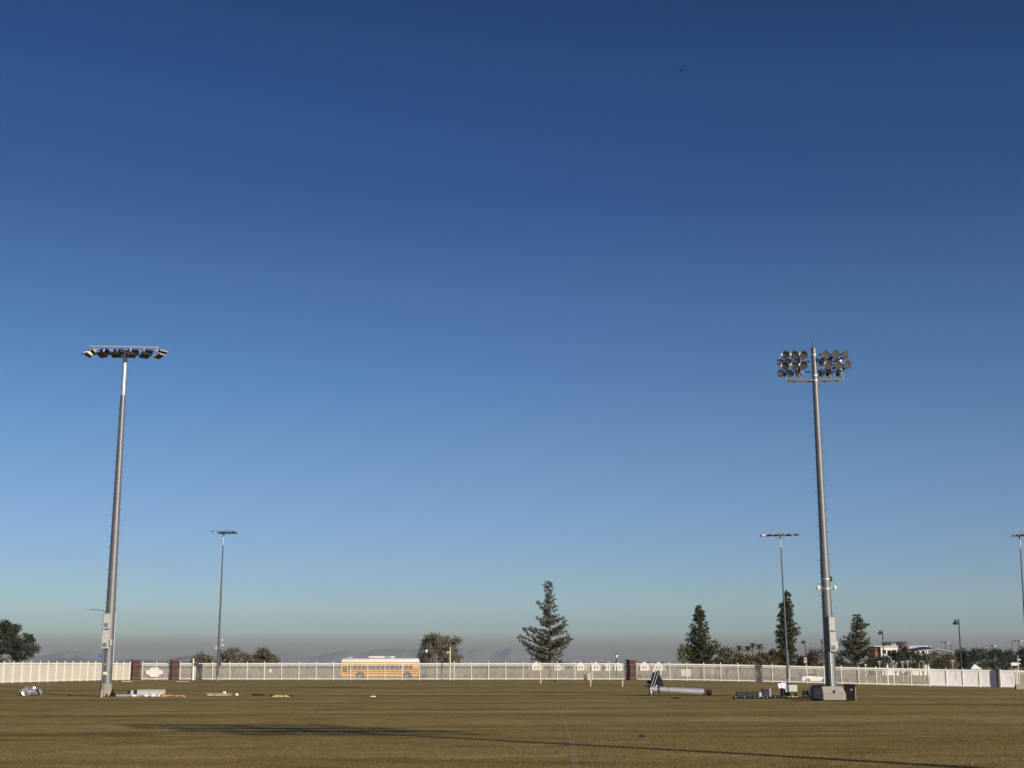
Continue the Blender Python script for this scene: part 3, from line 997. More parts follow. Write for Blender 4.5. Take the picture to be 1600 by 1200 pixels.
tree('broad_tree', 'dark broad evergreen tree rising behind the cream screened fence', 'tree', 21, 214,
     [(969, 8, 14), (974, 4, 16), (978, 3, 20), (982, 2, 38), (988, 1, 43), (996, 0, 52), (1004, -3, 57), (1012, -6, 62), (1018, -4, 60), (1024, 4, 54), (1030, 14, 42)], 'broad', 'dark_leaf', dens=1.25, clumps=210, trunk_r=.26)
tree('dark_tree', 'dark tree crown cut off by the left edge of the picture', 'tree', -16, 216,
     [(975, -22, -8), (985, -34, 1), (1000, -36, 3), (1012, -34, 2), (1024, -26, -4)], 'broad', 'dark_leaf', dens=1.1, clumps=90)
tree('olive_shrub', 'low olive shrub under the dark broad tree at the left edge', 'shrub', -2, 232, [(1010, -8, 4), (1018, -14, 8), (1032, -18, 14), (1040, -16, 12)], 'broad', 'olive_leaf', clumps=40)
tree('scrubby_tree', 'small dark scrubby tree just left of the thin left light pole', 'tree', 312, 232,
     [(1020, 311, 314), (1024, 303, 322), (1030, 298, 332), (1040, 297, 336)], 'broad', 'olive_leaf', dens=.9, clumps=60, trunk_r=.12)
tree('olive_tree', 'low round olive tree right of the thin left light pole', 'tree', 364, 250,
     [(1015.5, 362, 369), (1018, 354, 374), (1021, 350, 384), (1025, 341, 392), (1031, 336, 397), (1040, 334, 400)], 'sparse', 'grey_leaf', dens=.9, clumps=110, trunk_r=.14)
tree('olive_tree', 'olive brown tree with a pointed top left of the school bus', 'tree', 408, 252,
     [(1012.5, 414, 416), (1016, 408, 419), (1018, 396, 422), (1024, 390, 427), (1030, 382, 436), (1040, 378, 440)], 'sparse', 'olive_leaf', dens=.9, clumps=120, trunk_r=.14)
tree('grey_tree', 'wide grey-green tree with fine twigs right of the school bus', 'tree', 690, 232,
     [(994, 672, 690), (996, 664, 716), (1002, 660, 721), (1008, 658, 721), (1014, 655, 724), (1022, 651, 727), (1030, 649, 729), (1040, 653, 724)], 'sparse', 'grey_leaf', dens=1.0, clumps=280, trunk_r=.2, bark='bark_pale')
tree('pine_tree', 'tall lopsided pine with long limbs reaching left behind the middle of the fence', 'tree', 860, 222,
     [(908.5, 855, 859), (914, 849, 861), (922, 848, 863), (932, 849, 865), (938, 846, 869), (941, 838, 872), (947, 839, 874), (953, 846, 872), (960, 845, 875),
      (966, 840, 881), (972, 842, 884), (978, 846, 884), (980, 846, 885), (981, 818, 885), (986, 817, 884), (989, 832, 884), (995, 838, 884), (996, 810, 893), (1002, 810, 895), (1006, 822, 890), (1011, 814, 889), (1018, 819, 886), (1026, 825, 882), (1036, 834, 876)],
     'conifer', 'pine_grey', dens=1.22, trunk_r=.24, gaps=.30,
     limbs=((860, 1014, 819, 983), (861, 1006, 828, 984), (860, 1024, 811, 999), (861, 1020, 818, 1006), (860, 960, 838, 942), (861, 978, 841, 968), (862, 1012, 893, 998), (861, 1028, 822, 1018), (862, 992, 884, 970)))
tree('grey_tree', 'thin grey tree tucked against the left side of the dense middle pine', 'tree', 1069, 236,
     [(1009, 1066, 1074), (1015, 1061, 1080), (1025, 1059, 1082), (1038, 1060, 1082)], 'sparse', 'grey_leaf', dens=.7, clumps=60, trunk_r=.12)
tree('pine_tree', 'dense dark pine with a narrow tip left of the distant palms', 'tree', 1096, 224,
     [(947, 1089, 1093), (953, 1085, 1098), (962, 1083, 1102), (970, 1084, 1102), (976, 1078, 1106), (984, 1079, 1109), (992, 1073, 1112), (1000, 1073, 1114), (1004, 1073, 1120), (1012, 1074, 1124), (1024, 1074, 1124), (1038, 1077, 1120)],
     'conifer', 'pine_dark', dens=1.5, trunk_r=.24)
for px, prof, lab in (
    (1136, [(1015, 1128, 1138), (1021, 1122, 1150), (1028, 1120, 1154), (1040, 1120, 1154)], 'pale grey-olive tree between the dense pine and the palms'),
    (1160, [(1025, 1152, 1168), (1029, 1146, 1176), (1032, 1144, 1178), (1040, 1144, 1178)], 'grey-olive tree under the left most palm'),
    (1188, [(1025, 1180, 1196), (1029, 1174, 1204), (1040, 1172, 1206)], 'grey-olive tree under the right most palm'),
    (1207, [(1020, 1204, 1212), (1027, 1198, 1218), (1040, 1196, 1220)], 'grey-olive tree at the left foot of the narrow pine')):
    tree('olive_tree', lab, 'tree', px, 262, prof, 'sparse', 'grey_leaf' if px < 1150 else 'olive_leaf', dens=.8, clumps=80, trunk_r=.14, group='olive trees along the road')
tree('pine_tree', 'narrow column-shaped pine right behind the thin light pole', 'tree', 1231, 226,
     [(924.5, 1227, 1232), (930, 1226, 1234), (938, 1226, 1235), (943, 1220, 1238), (950, 1219, 1239), (956, 1218, 1240), (962, 1215, 1240), (968, 1214, 1241), (976, 1213, 1245), (983, 1213, 1249), (988, 1213, 1250),
      (996, 1213, 1247), (1006, 1214, 1242), (1016, 1213, 1245), (1026, 1214, 1246), (1039, 1217, 1244)], 'conifer', 'pine_dark', dens=1.6, trunk_r=.2)
tree('green_shrub', 'low dark green shrub between the narrow pine and the red sign', 'shrub', 1251, 248, [(1027, 1246, 1257), (1032, 1243, 1262), (1041, 1242, 1264)], 'broad', 'dark_leaf', clumps=50, trunk_r=.1)
tree('bare_tree', 'brownish half bare tree left of the big right pole', 'tree', 1274, 240,
     [(1012, 1268, 1280), (1018, 1264, 1286), (1026, 1262, 1290), (1040, 1262, 1292)], 'sparse', 'olive_leaf', dens=.45, clumps=100, trunk_r=.13)
tree('small_tree', 'thin small tree between the big right pole and the ragged pine', 'tree', 1311, 240, [(1018, 1309, 1314), (1026, 1304, 1318), (1040, 1304, 1319)], 'sparse', 'olive_leaf', dens=.6, clumps=45, trunk_r=.1)
tree('pine_tree', 'ragged brownish pine left of the white and brick building', 'tree', 1340, 226,
     [(960, 1335, 1342), (966, 1333, 1348), (974, 1332, 1353), (982, 1330, 1356), (990, 1328, 1356), (996, 1326, 1358), (1000, 1314, 1358), (1006, 1313, 1360), (1012, 1316, 1364), (1022, 1312, 1368), (1032, 1311, 1370), (1042, 1314, 1368)],
     'conifer', 'pine_grey', dens=1.45, trunk_r=.22, gaps=.10, limbs=((1340, 1016, 1314, 1001), (1341, 984, 1356, 976)))

hedge = [
    (1378, 330, [(1028, 1372, 1384), (1034, 1366, 1390), (1044, 1366, 1390)], 'dark_leaf', 'low dark shrub at the foot of the brick end of the building'),
    (1400, 330, [(1020, 1390, 1412), (1026, 1386, 1416), (1044, 1384, 1418)], 'dark_leaf', 'wide dark tree in front of the white building wall with two windows'),
    (1424, 335, [(1021, 1415, 1432), (1027, 1408, 1438), (1044, 1408, 1440)], 'dark_leaf', 'dark tree left of the canopy over the court'),
    (1443, 340, [(1024, 1436, 1450), (1030, 1430, 1456), (1044, 1430, 1456)], 'olive_leaf', 'light green low tree under the left edge of the canopy'),
    (1468, 345, [(1020, 1460, 1475), (1026, 1456, 1482), (1044, 1454, 1484)], 'olive_leaf', 'brownish tree under the middle of the dark canopy'),
    (1483, 345, [(1022, 1478, 1489), (1028, 1474, 1494), (1044, 1472, 1496)], 'olive_leaf', 'yellow-green tree under the right end of the dark canopy'),
    (1502, 350, [(1017, 1497, 1509), (1022, 1490, 1515), (1044, 1488, 1518)], 'dark_leaf', 'dark tree left of the tallest right street lamp'),
    (1528, 345, [(1013, 1524, 1535), (1017, 1518, 1540), (1026, 1512, 1544), (1044, 1510, 1546)], 'dark_leaf', 'tallest dark green tree between the two tall street lamps and the right edge'),
    (1554, 350, [(1014, 1547, 1560), (1020, 1541, 1566), (1044, 1540, 1570)], 'dark_leaf', 'dark green tree right of the tallest one in the row'),
    (1573, 355, [(1017, 1566, 1579), (1024, 1560, 1584), (1044, 1558, 1586)], 'dark_leaf', 'dark green tree left of the white board near the right edge'),
    (1601, 300, [(1013, 1596, 1612), (1022, 1588, 1622), (1044, 1586, 1624)], 'dark_leaf', 'dark green tree cut off by the right edge of the picture'),
]
for px, Y_, prof, lf, lab in hedge:
    tree('park_tree', lab, 'tree', px, Y_, prof, 'broad', lf, dens=.85, clumps=75, trunk_r=.16, group='trees along the far side of the park')

# low far-off wood that closes the horizon
def far_wood(x0, x1, D, h, seed, lab):
    V = []; Fc = []
    x = x0
    while x < x1:
        c = mnoise.noise(Vector((x * .012, seed, 0))) * .35 + mnoise.noise(Vector((x * .06, seed, 5))) * .35
        hh = h * (.75 + c)
        for k in range(3):
            leaf_cluster(V, Fc, Vector((x + random.uniform(-4, 4), D + random.uniform(-12, 12), hh * random.uniform(.25, .95))), h * .38, 22, 1.5, .8)
        x += 2.4
    m_ = MB(); m_.v = [tuple(v) for v in V]; m_.f = Fc
    o = link('far_wood', mesh('far_wood', m_, M['dark_leaf'])); o['kind'] = 'stuff'
    return o
far_wood(-420, 60, 1500, 4.4, 1, '')
far_wood(30, 520, 1500, 6.0, 4, '')

# palms
def palm(px, py, lab, Y=420):
    b = GY(px, Y); H = P(px, py, Y).z - b.z
    t = thing('palm_tree', lab, 'palm tree', b, random.random() * 6, 'palm trees behind the road')
    part('trunk', MB().tube([(0, 0, -.1), (.06, 0, H * .5), (.1, 0, H - .4)], [.30, .23, .20], 10), M['bark_pale'], t, smooth=True)
    part('crown_shaft', MB().lathe([(.2, -.6), (.42, -.25), (.30, .15), (0, .3)], 10, Matrix.Translation((.1, 0, H - .3))), M['palm_leaf'], t)
    proto_ = None
    for k in range(26):
        a = k * 2.399; el = [1.0, .75, .45, .1, -.35][k % 5] + random.uniform(-.1, .1)
        L = 1.9
        fb = MB(); pts = []
        for i in range(7):
            s = i / 6
            pts.append(Vector((s * L * math.cos(el) , 0, s * L * math.sin(el) - 1.0 * s * s * (1.0 if el > 0 else .5))))
        for i in range(6):
            d = (pts[i + 1] - pts[i])
            for sg in (-1, 1):
                for j in (0, .5):
                    o_ = pts[i] + d * j
                    wv = Vector((.12, sg * .34 * math.sin(PI * (i + j + .6) / 7.2), -.10))
                    n_ = len(fb.v)
                    fb.v.extend([tuple(o_), tuple(o_ + d * .42), tuple(o_ + wv + d * .5)]); fb.f.append((n_, n_ + 1, n_ + 2))
        fb.tube(pts, [.03, .028, .025, .02, .016, .012, .008], 4, False)
        part('frond', fb, M['palm_leaf'], t, (.1, 0, H - .15), (0, 0, a))
palm(1156, 1011.5, 'single short palm left of the palm cluster')
palm(1169.5, 1012, 'slim palm at the left of the tight palm cluster')
palm(1178, 1007.5, 'tallest palm in the middle of the tight palm cluster')
palm(1188, 1009, 'palm at the right of the tight palm cluster')

# ------------------------------------------------------------------ school bus
def wheel(parent, x, y, z, r, w, name='wheel'):
    A = Matrix.Translation((0, 0, 0)) @ Matrix.Rotation(R(90), 4, 'X')
    o = part(name, MB().lathe([(r * .55, -w / 2), (r * .97, -w / 2), (r, -w * .35), (r, w * .35), (r * .97, w / 2), (r * .55, w / 2)], 20, A), M['rubber'], parent, (x, y, z), smooth=True)
    part('rim', MB().lathe([(0, w * .28), (r * .2, w * .32), (r * .3, w * .2), (r * .5, w * .3), (r * .58, w * .42), (r * .58, -w * .42), (r * .5, -w * .3), (r * .3, -w * .2), (r * .2, -w * .32), (0, -w * .28)], 16, A), M['rim'], o, smooth=True)
    return o
BY = 209.0
bL = GY(533.5, BY); bR = GY(655, BY)
bus = thing('school_bus', 'yellow flat-nosed school bus with white roof parked behind the picket fence', 'bus', ((bL.x + bR.x) / 2, BY, g(0, BY) + .03))
BL = bR.x - bL.x; bw = 2.45
hb = BL / 2
# body side profile along x,z ; front on the left
body = [(-hb + .02, .42), (-hb, 1.1), (-hb + .06, 1.75), (-hb + .20, 2.44), (hb - .06, 2.44), (hb, 1.6), (hb, .42)]
wx1, wx2 = -hb + (564 - 533.5) / 121.5 * BL, -hb + (637 - 533.5) / 121.5 * BL
# with wheel arches cut into the lower edge
low = []
for wxx in (wx2, wx1):
    for k in range(9):
        a = PI * k / 8
        low.append((wxx + .68 * math.cos(a), .42 + .68 * math.sin(a)))
poly = body + low
mbb = MB().prism(poly, -bw / 2, bw / 2)
part('body', mbb, M['bus_yellow'], bus)
roofp = []
for k in range(9):
    a = PI * k / 8
    roofp.append((-math.cos(a) * (bw / 2 - .02), 2.44 + .54 * math.sin(a) ** .7 if 0 < k < 8 else 2.44))
rb_ = MB(); n_ = len(roofp)
for x in (-hb + .10, -hb + .42, hb - .3, hb - .05):
    k_ = .82 if x in (-hb + .10, hb - .05) else 1
    for yy, zz_ in roofp: rb_.v.append((x, yy * (k_ ** .3), 2.44 + (zz_ - 2.44) * k_))
for i in range(3):
    for j in range(n_ - 1): rb_.f.append((i * n_ + j, i * n_ + j + 1, (i + 1) * n_ + j + 1, (i + 1) * n_ + j))
rb_.f.append(tuple(range(n_))); rb_.f.append(tuple(reversed(range(3 * n_, 4 * n_))))
for i in range(3): rb_.f.append((i * n_, (i + 1) * n_, (i + 1) * n_ + n_ - 1, i * n_ + n_ - 1))
part('roof', rb_, M['bus_white'], bus, smooth=True)
q0 = -hb + (576 - 533.5) / 121.5 * BL; q1 = -hb + (616 - 533.5) / 121.5 * BL
ac = part('air_conditioner', MB().box(((q0 + q1) / 2, 0, 3.14), (q1 - q0, 1.5, .22)), M['bus_white'], bus, bevel=.03)
part('grille', MB().box((q1 - .95, -.752, 3.14), (.9, .01, .12)), M['vent'], ac)
for k, x in enumerate((-hb + 1.2, -hb + 2.6)):
    part('roof_hatch', MB().box((x + 1.3 * k, 0, 3.06), (.6, .6, .08)), M['bus_white'], bus, bevel=.02)
W0 = -hb + (545 - 533.5) / 121.5 * BL; W1 = -hb + (646 - 533.5) / 121.5 * BL
nwn = 14
for side in (-1, 1):
    for k in range(nwn):
        x = W0 + (W1 - W0) * (k + .5) / nwn; w_ = (W1 - W0) / nwn
        fr = part('window', MB().box((x, side * (bw / 2 + .008), 1.78), (w_ - .10, .03, .58)), M['black'], bus)
        part('pane', MB().box((x, side * (bw / 2 + .020), 1.92), (w_ - .16, .016, .24)).box((x, side * (bw / 2 + .020), 1.64), (w_ - .16, .016, .24)), M['glass'], fr)
    for zz_ in (1.38, 1.14, .82):
        part('rub_rail', MB().box((.18, side * (bw / 2 + .015), zz_), (BL - .6, .035, .075)), M['black'], bus)
dr = part('door', MB().box((-hb + .58, -(bw / 2 + .012), 1.30), (.66, .03, 1.7)), M['bus_yellow'], bus)
part('pane', MB().box((-hb + .44, -(bw / 2 + .032), 1.5), (.24, .02, 1.0)).box((-hb + .73, -(bw / 2 + .032), 1.5), (.24, .02, 1.0)), M['glass'], dr)
part('windshield', MB().box((-hb + .09, 0, 1.85), (.06, 2.1, .80), Matrix.Rotation(R(13), 3, 'Y')), M['glass'], bus)
for s_ in (-1, 1):
    part('headlight', MB().lathe([(0, 0), (.11, 0), (.12, .03)], 12, Matrix.Translation((-hb - .03, s_ * .9, .85)) @ Matrix.Rotation(R(90), 4, 'Y')), M['lampglass'], bus)
    part('mirror', MB().box((-hb - .25, s_ * 1.25, 2.2), (.06, .2, .35)).tube([(-hb + .1, s_ * 1.15, 2.45), (-hb - .25, s_ * 1.25, 2.35)], .02, 6), M['black'], bus)
    part('tail_light', MB().box((hb + .012, s_ * .95, 1.35), (.03, .22, .22)), M['red'], bus)
part('bumper', MB().box((-hb - .07, 0, .55), (.14, 2.4, .26)), M['black'], bus, bevel=.03)
part('bumper', MB().box((hb + .07, 0, .55), (.14, 2.4, .24)), M['black'], bus, bevel=.03)
part('warning_light_panel', MB().box((-hb + .24, 0, 2.56), (.1, 1.9, .2)), M['black'], bus)
for x in (wx1, wx2):
    for s_ in (-1, 1): wheel(bus, x, s_ * (bw / 2 - .18), .50, .50, .3)
# ------------------------------------------------------------------ white car
CY = 204.4
c0 = GY(1251, CY); c1 = GY(1295, CY)
cl_ = c1.x - c0.x
car = thing('parked_car', 'low white car parked behind the fence left of the big right pole', 'car', ((c0.x + c1.x) / 2, CY, g((c0.x + c1.x) / 2, CY)))
h2 = cl_ / 2
prof = [(-h2, .34), (-h2 + .02, .78), (-h2 + .28, .98), (-h2 + 1.2, 1.02), (h2 - 1.45, .90), (h2 - .3, .74), (h2, .55), (h2, .30)]
arch = []
for wxx in (h2 - .82, -h2 + .80):
    for k in range(8):
        a = PI * k / 7; arch.append((wxx + .36 * math.cos(a), .30 + .36 * math.sin(a)))
part('body', MB().prism(prof + arch, -.88, .88), M['car_white'], car, bevel=.03)
cab = MB()
gl = [(-h2 + .35, 1.0, .84), (-h2 + .95, 1.36, .66), (h2 - 2.3, 1.38, .66), (h2 - 1.35, .92, .84)]
for sgn in (-1, 1):
    for x, z_, y_ in gl: cab.v.append((x, sgn * y_, z_))
cab.f = [(0, 1, 2, 3), (7, 6, 5, 4), (0, 4, 5, 1), (1, 5, 6, 2), (2, 6, 7, 3), (3, 7, 4, 0)]
part('windows', cab, M['glass'], car)
part('roof', MB().box(((-h2 + .95 + h2 - 2.3) / 2, 0, 1.39), (cl_ - 3.1, 1.34, .05)), M['car_white'], car, bevel=.02)
for s_ in (-1, 1):
    for x in (h2 - .82, -h2 + .80): wheel(car, x, s_ * .80, .32, .32, .2)
    part('headlight', MB().box((h2 - .06, s_ * .62, .62), (.12, .36, .12)), M['lampglass'], car, bevel=.02)
    part('tail_light', MB().box((-h2 - .005, s_ * .66, .80), (.03, .3, .14)), M['red'], car)
    part('mirror', MB().box((h2 - 1.65, s_ * .98, .98), (.12, .18, .12)), M['car_white'], car)
# road side furniture seen through the fence
for a, b_, y0_, lab in ((1020, 1033, 1044.5, 'tan utility cabinet behind the fence at the fallen lamp head'), (1063.5, 1079, 1045.5, 'pale pinkish utility cabinet behind the fence right of the fallen pole')):
    l = GY(a, 203); r_ = GY(b_, 203)
    h = P(a, y0_, 203).z - l.z
    t = thing('utility_cabinet', lab, 'cabinet', ((l.x + r_.x) / 2, 203, l.z))
    w = r_.x - l.x
    part('plinth', MB().box((0, 0, .06), (w + .1, .9, .12)), M['concrete'], t)
    part('housing', MB().box((0, 0, .12 + (h - .12) / 2), (w, .8, h - .12)), M['cream'] if a < 1050 else M['enclosure'], t, bevel=.02)
    for s_ in (-1, 1): part('door', MB().box((s_ * w / 4, -.415, h / 2 + .05), (w / 2 - .06, .03, h - .3)), M['cream'] if a < 1050 else M['enclosure'], t)

# ------------------------------------------------------------------ row of houses far behind
HY = 900
hx = [(838, 'house with a white gable left of the big pine'), (871, 'house with a white gable right behind the big pine trunk'), (907, 'first gabled house right of the big pine'), (931, 'gabled house behind the short cream utility box'),
      (949, 'house with a half hidden white gable left of the globe lamp'), (966, 'house with a white gable behind the globe lamp'), (1007, 'house with a white gable just right of the lone brick pillar'), (1029, 'house with a white gable behind the fallen lamp head')]
for i, (px, lab) in enumerate(hx):
    c = GY(px, HY)
    t = thing('gabled_house', lab, 'house', (c.x, HY, -.3), 0, 'row of gabled houses on the horizon')
    w = 9.5 if px not in (949, 966) else 6.9
    part('wall', MB().box((0, 4, 1.6), (w - .3, 8, 3.2)), M['tan_wall'], t)
    part('roof', MB().add([(-w / 2, -.4, 3.2), (w / 2, -.4, 3.2), (w / 2, 8.6, 3.2), (-w / 2, 8.6, 3.2), (-w / 2 + .8, 4, 5.15), (w / 2 - .8, 4, 5.15)],
                          [(0, 1, 5, 4), (1, 2, 5), (2, 3, 4, 5), (3, 0, 4), (0, 3, 2, 1)]), M['roof_brown'], t)
    gw = (5.4, 3.6, 4.4, 4.8, 3.0, 4.6, 5.2, 4.8)[i]; ph = P(px, (1033.6, 1035, 1034, 1034, 1035, 1034.5, 1033.6, 1034)[i], HY).z + .3
    gb = part('gable', MB().prism([(-gw / 2, 0), (gw / 2, 0), (gw / 2, ph - 1.75), (gw * .30, ph - .95), (0, ph), (-gw * .30, ph - .95), (-gw / 2, ph - 1.75)], -1.4, .4), M['stucco'], t)
    part('window', MB().box((-.9, -1.42, 1.9), (.7, .05, 1.5)).box((.9, -1.42, 1.9), (.7, .05, 1.5)), M['glass'], gb)

# ------------------------------------------------------------------ school building at the right
DY = 500
def wall_box(parent, x0, x1, y0, y1, m, Y=DY, depth=10, nm='wall', base=None):
    a = P(x0, y1, Y); b_ = P(x1, y0, Y)
    r = parent.location
    zb = a.z if base is None else base
    return part(nm, MB().box(((a.x + b_.x) / 2 - r.x, Y + depth / 2 - r.y, (zb + b_.z) / 2 - r.z), (b_.x - a.x, depth, b_.z - zb)), m, parent)
c = GY(1405, DY)
bd = thing('school_building', 'white and brick building with a roof lattice beyond the park', 'building', (c.x, DY, g(c.x, DY)))
gz = bd.location.z
wb = wall_box(bd, 1367.5, 1376.5, 1010, 1030, M['brick_b'], base=gz)
wall_box(bd, 1377, 1402.5, 1010, 1030, M['stucco'], Y=DY - 1, depth=11, base=gz)
wall_box(bd, 1402.6, 1420.5, 1012.5, 1030, M['roof_brown'], Y=DY + 1.5, base=gz)
wall_box(bd, 1421, 1450, 1010, 1030, M['stucco'], Y=DY - 1, depth=11, base=gz)
wall_box(bd, 1366, 1404, 1009.2, 1010.2, M['white_paint'], Y=DY - 1.6, depth=12, nm='roof_edge')
wall_box(bd, 1420.5, 1450.5, 1009.2, 1010.2, M['white_paint'], Y=DY - 1.6, depth=12, nm='roof_edge')
def win(x0, x1, y0, y1, Y=DY - 1.05):
    o = wall_box(bd, x0, x1, y0, y1, M['vent'], Y=Y, depth=.1, nm='window')
    wall_box(bd, x0 + .5, x1 - .5, y0 + .5, y1 - .5, M['glass'], Y=Y - .04, depth=.04, nm='pane').parent = o
for x0, x1, y0, y1 in ((1379, 1384.5, 1015.5, 1021.5), (1394, 1400, 1015.5, 1021.5), (1387, 1392, 1016, 1025), (1424, 1429, 1016, 1022), (1432, 1437, 1016, 1022), (1440, 1445, 1016, 1022)):
    win(x0, x1, y0, y1)
win(1370, 1374.5, 1015, 1019, DY - .05)
wall_box(bd, 1385, 1392, 1003.4, 1009.4, M['galv_dark'], Y=DY + 3, depth=6, nm='roof_plant')
wall_box(bd, 1393, 1400, 1004.4, 1009.4, M['stucco'], Y=DY + 3, depth=6, nm='roof_plant')
wall_box(bd, 1401, 1408, 1003.8, 1010, M['roof_brown'], Y=DY + 3, depth=6, nm='roof_plant')
wall_box(bd, 1409, 1416, 1003.8, 1012, M['galv_dark'], Y=DY + 3, depth=6, nm='roof_plant')
lat = MB(); r = bd.location
def bar(x0, y0, x1, y1, w=.14, Y=DY + 2):
    a = P(x0, y0, Y) - r; b_ = P(x1, y1, Y) - r
    lat.tube([a, b_], w, 4)
bar(1384.5, 1003, 1416.5, 1003.2); bar(1384.5, 1006, 1416.5, 1006.2, .08)
for x in range(1385, 1418, 4): bar(x, 1003, x, 1010, .09)
part('roof_lattice', lat, M['galv_dark'], bd)

# canopy over the court
KY = 440
c = GY(1460, KY)
cn = thing('court_canopy', 'long dark sloping canopy roof over the court right of the white building', 'canopy', (c.x, KY, g(c.x, KY)))
r = cn.location
A_ = P(1427.5, 1015.2, KY) - r; B_ = P(1456, 1011.8, KY) - r; C_ = P(1497, 1019.2, KY) - r
rf = MB()
for q in (A_, B_, C_):
    for yy, dz in ((-4, -.25), (8, .35)):
        rf.v.append((q.x, yy, q.z + dz)); rf.v.append((q.x, yy, q.z + dz - .35))
for i in range(2):
    o = i * 4; p_ = o + 4
    rf.f += [(o, p_, p_ + 2, o + 2), (o + 1, o + 3, p_ + 3, p_ + 1), (o, o + 1, p_ + 1, p_), (o + 2, p_ + 2, p_ + 3, o + 3)]
rf.f += [(0, 2, 3, 1), (8, 9, 11, 10)]
part('canopy_roof', rf, M['navy_canopy'], cn)
fas = MB()
for a, b_ in ((A_, B_), (B_, C_)):
    fas.tube([(a.x, -4.08, a.z - .45), (b_.x, -4.08, b_.z - .45)], .09, 4)
part('fascia', fas, M['white_paint'], cn)
for px in (1431, 1444, 1455, 1468, 1481, 1494):
    x = P(px, 1030, KY).x - r.x
    part('column', MB().tube([(x, -3, -.2), (x, -3, (A_.z + C_.z) / 2 + .1)], .14, 8), M['galv_dark'], cn)

# ------------------------------------------------------------------ street lamps and small poles
def bell_lamp(px, top_py, head_px, head_py, Y, lab, base_px=None):
    b = GY(px if base_px is None else base_px, Y)
    tp = P(px, top_py, Y); H = tp.z - b.z
    t = thing('street_lamp', lab, 'street lamp', b, 0, 'bell-shaped street lamps')
    part('pole', MB().tube([(0, 0, 0), (0, 0, .9), (0, 0, H)], [.17, .12, .085], 12), M['lamp_green'], t, smooth=True)
    part('base', MB().lathe([(.24, 0), (.24, .12), (.18, .35), (.14, .5)], 12), M['lamp_green'], t, smooth=True)
    hxx = P(head_px, head_py, Y); dx = hxx.x - tp.x; dz = hxx.z - tp.z
    zt = H + dz
    part('arm', MB().tube([(0, 0, H - .35), (dx * .4, 0, H - .12), (dx, 0, H - .10)], .05, 8).tube([(dx, 0, H - .08), (dx, 0, zt + .3)], .04, 8), M['lamp_green'], t)
    hd = part('lamp_shade', MB().lathe([(.05, .42), (.14, .36), (.18, .12), (.34, -.05), (.46, -.2), (.48, -.24), (.40, -.22)], 16, Matrix.Translation((dx, 0, zt))), M['lamp_green'], t, smooth=True)
    part('lamp_glass', MB().lathe([(.38, -.20), (.26, -.34), (0, -.38)], 14, Matrix.Translation((dx, 0, zt))), M['lampglass'], hd, smooth=True)
    part('finial', MB().lathe([(.07, 0), (.1, .08), (0, .22)], 8, Matrix.Translation((0, 0, H))), M['lamp_green'], t)
    return t
bell_lamp(1503.5, 969, 1498.5, 972.5, 214, 'tallest bell-shaped street lamp at the right over the dark trees')
bell_lamp(1382.5, 986, 1379, 988.5, 262, 'bell-shaped street lamp in front of the white building')
bell_lamp(1260, 1001, 1257, 1003.5, 300, 'bell-shaped street lamp between the narrow pine and the big right pole')
bell_lamp(1191, 1010, 1189, 1012.5, 330, 'small dark street lamp right of the palm cluster')

def globe_lamp(px, py, Y, lab):
    b = GY(px, Y); H = P(px, py, Y).z - b.z
    t = thing('globe_lamp', lab, 'street lamp', b, 0, 'short globe lamps by the road')
    part('pole', MB().tube([(0, 0, 0), (0, 0, H - .6)], [.11, .07], 10), M['lamp_green'], t, smooth=True)
    part('globe', MB().lathe([(.08, -.6), (.20, -.45), (.25, -.28), (.20, -.12), (.06, -.02), (0, 0)], 14, Matrix.Translation((0, 0, H))), M['lampglass'], t, smooth=True)
    part('cap', MB().lathe([(.27, -.10), (.12, .04), (0, .10)], 12, Matrix.Translation((0, 0, H))), M['lamp_green'], t, smooth=True)
globe_lamp(665.5, 1014, 226, 'short lamp with white globe at the left side of the grey tree')
globe_lamp(963.5, 1022, 226, 'short lamp with white globe left of the lone brick pillar')
globe_lamp(1308.5, 1021, 226, 'short lamp with white globe left of the ragged pine')

# white pole with a small yellowish board left of the big pine
b = GY(703, 198.6); H = P(703, 1011, 198.6).z - b.z
t = thing('camera_pole', 'white pole with a small yellow box rising from the fence right of the bus', 'pole', b)
part('pole', MB().tube([(0, 0, 0), (0, 0, H)], .07, 10), M['white_paint'], t, smooth=True)
part('yellow_box', MB().box((-.30, 0, H - .70), (.34, .2, .30)).box((-.1, 0, H - .70), (.2, .05, .06)), M['yellow'], t, bevel=.02)
part('small_box', MB().box((.12, -.08, H - 2.2), (.14, .12, .3)), M['white_paint'], t)

# cobra head street light behind the big left pole
SY_ = 228
b = GY(175, SY_); tp = P(166, 962, SY_); H = P(170, 963, SY_).z - b.z
t = thing('street_light', 'curved arm street light reaching out left from behind the big left pole', 'street light', b)
part('pole', MB().tube([(0, 0, 0), (0, 0, H + .5)], [.13, .08], 10), M['enclosure'], t, smooth=True)
e = P(139, 952.5, SY_) - b
part('arm', MB().tube([(0, 0, H), (e.x * .33, 0, H + (e.z - H) * .68), (e.x * .66, 0, H + (e.z - H) * .98), (e.x, 0, e.z)], [.06, .05, .045, .04], 8), M['galv_dark'], t)
part('lamp_head', MB().box((e.x - .25, 0, e.z - .03), (.75, .28, .14), None, .8), M['fixture_white'], t, bevel=.03)
zz_ = P(154, 1023, SY_).z - b.z
part('sign_arm', MB().tube([(0, 0, zz_), (e.x * .55, 0, zz_)], .04, 6), M['galv'], t)
part('street_name_sign', MB().box((e.x * .45, -.06, zz_ - .22), (1.0, .03, .3)), M['blue_sign'], t)

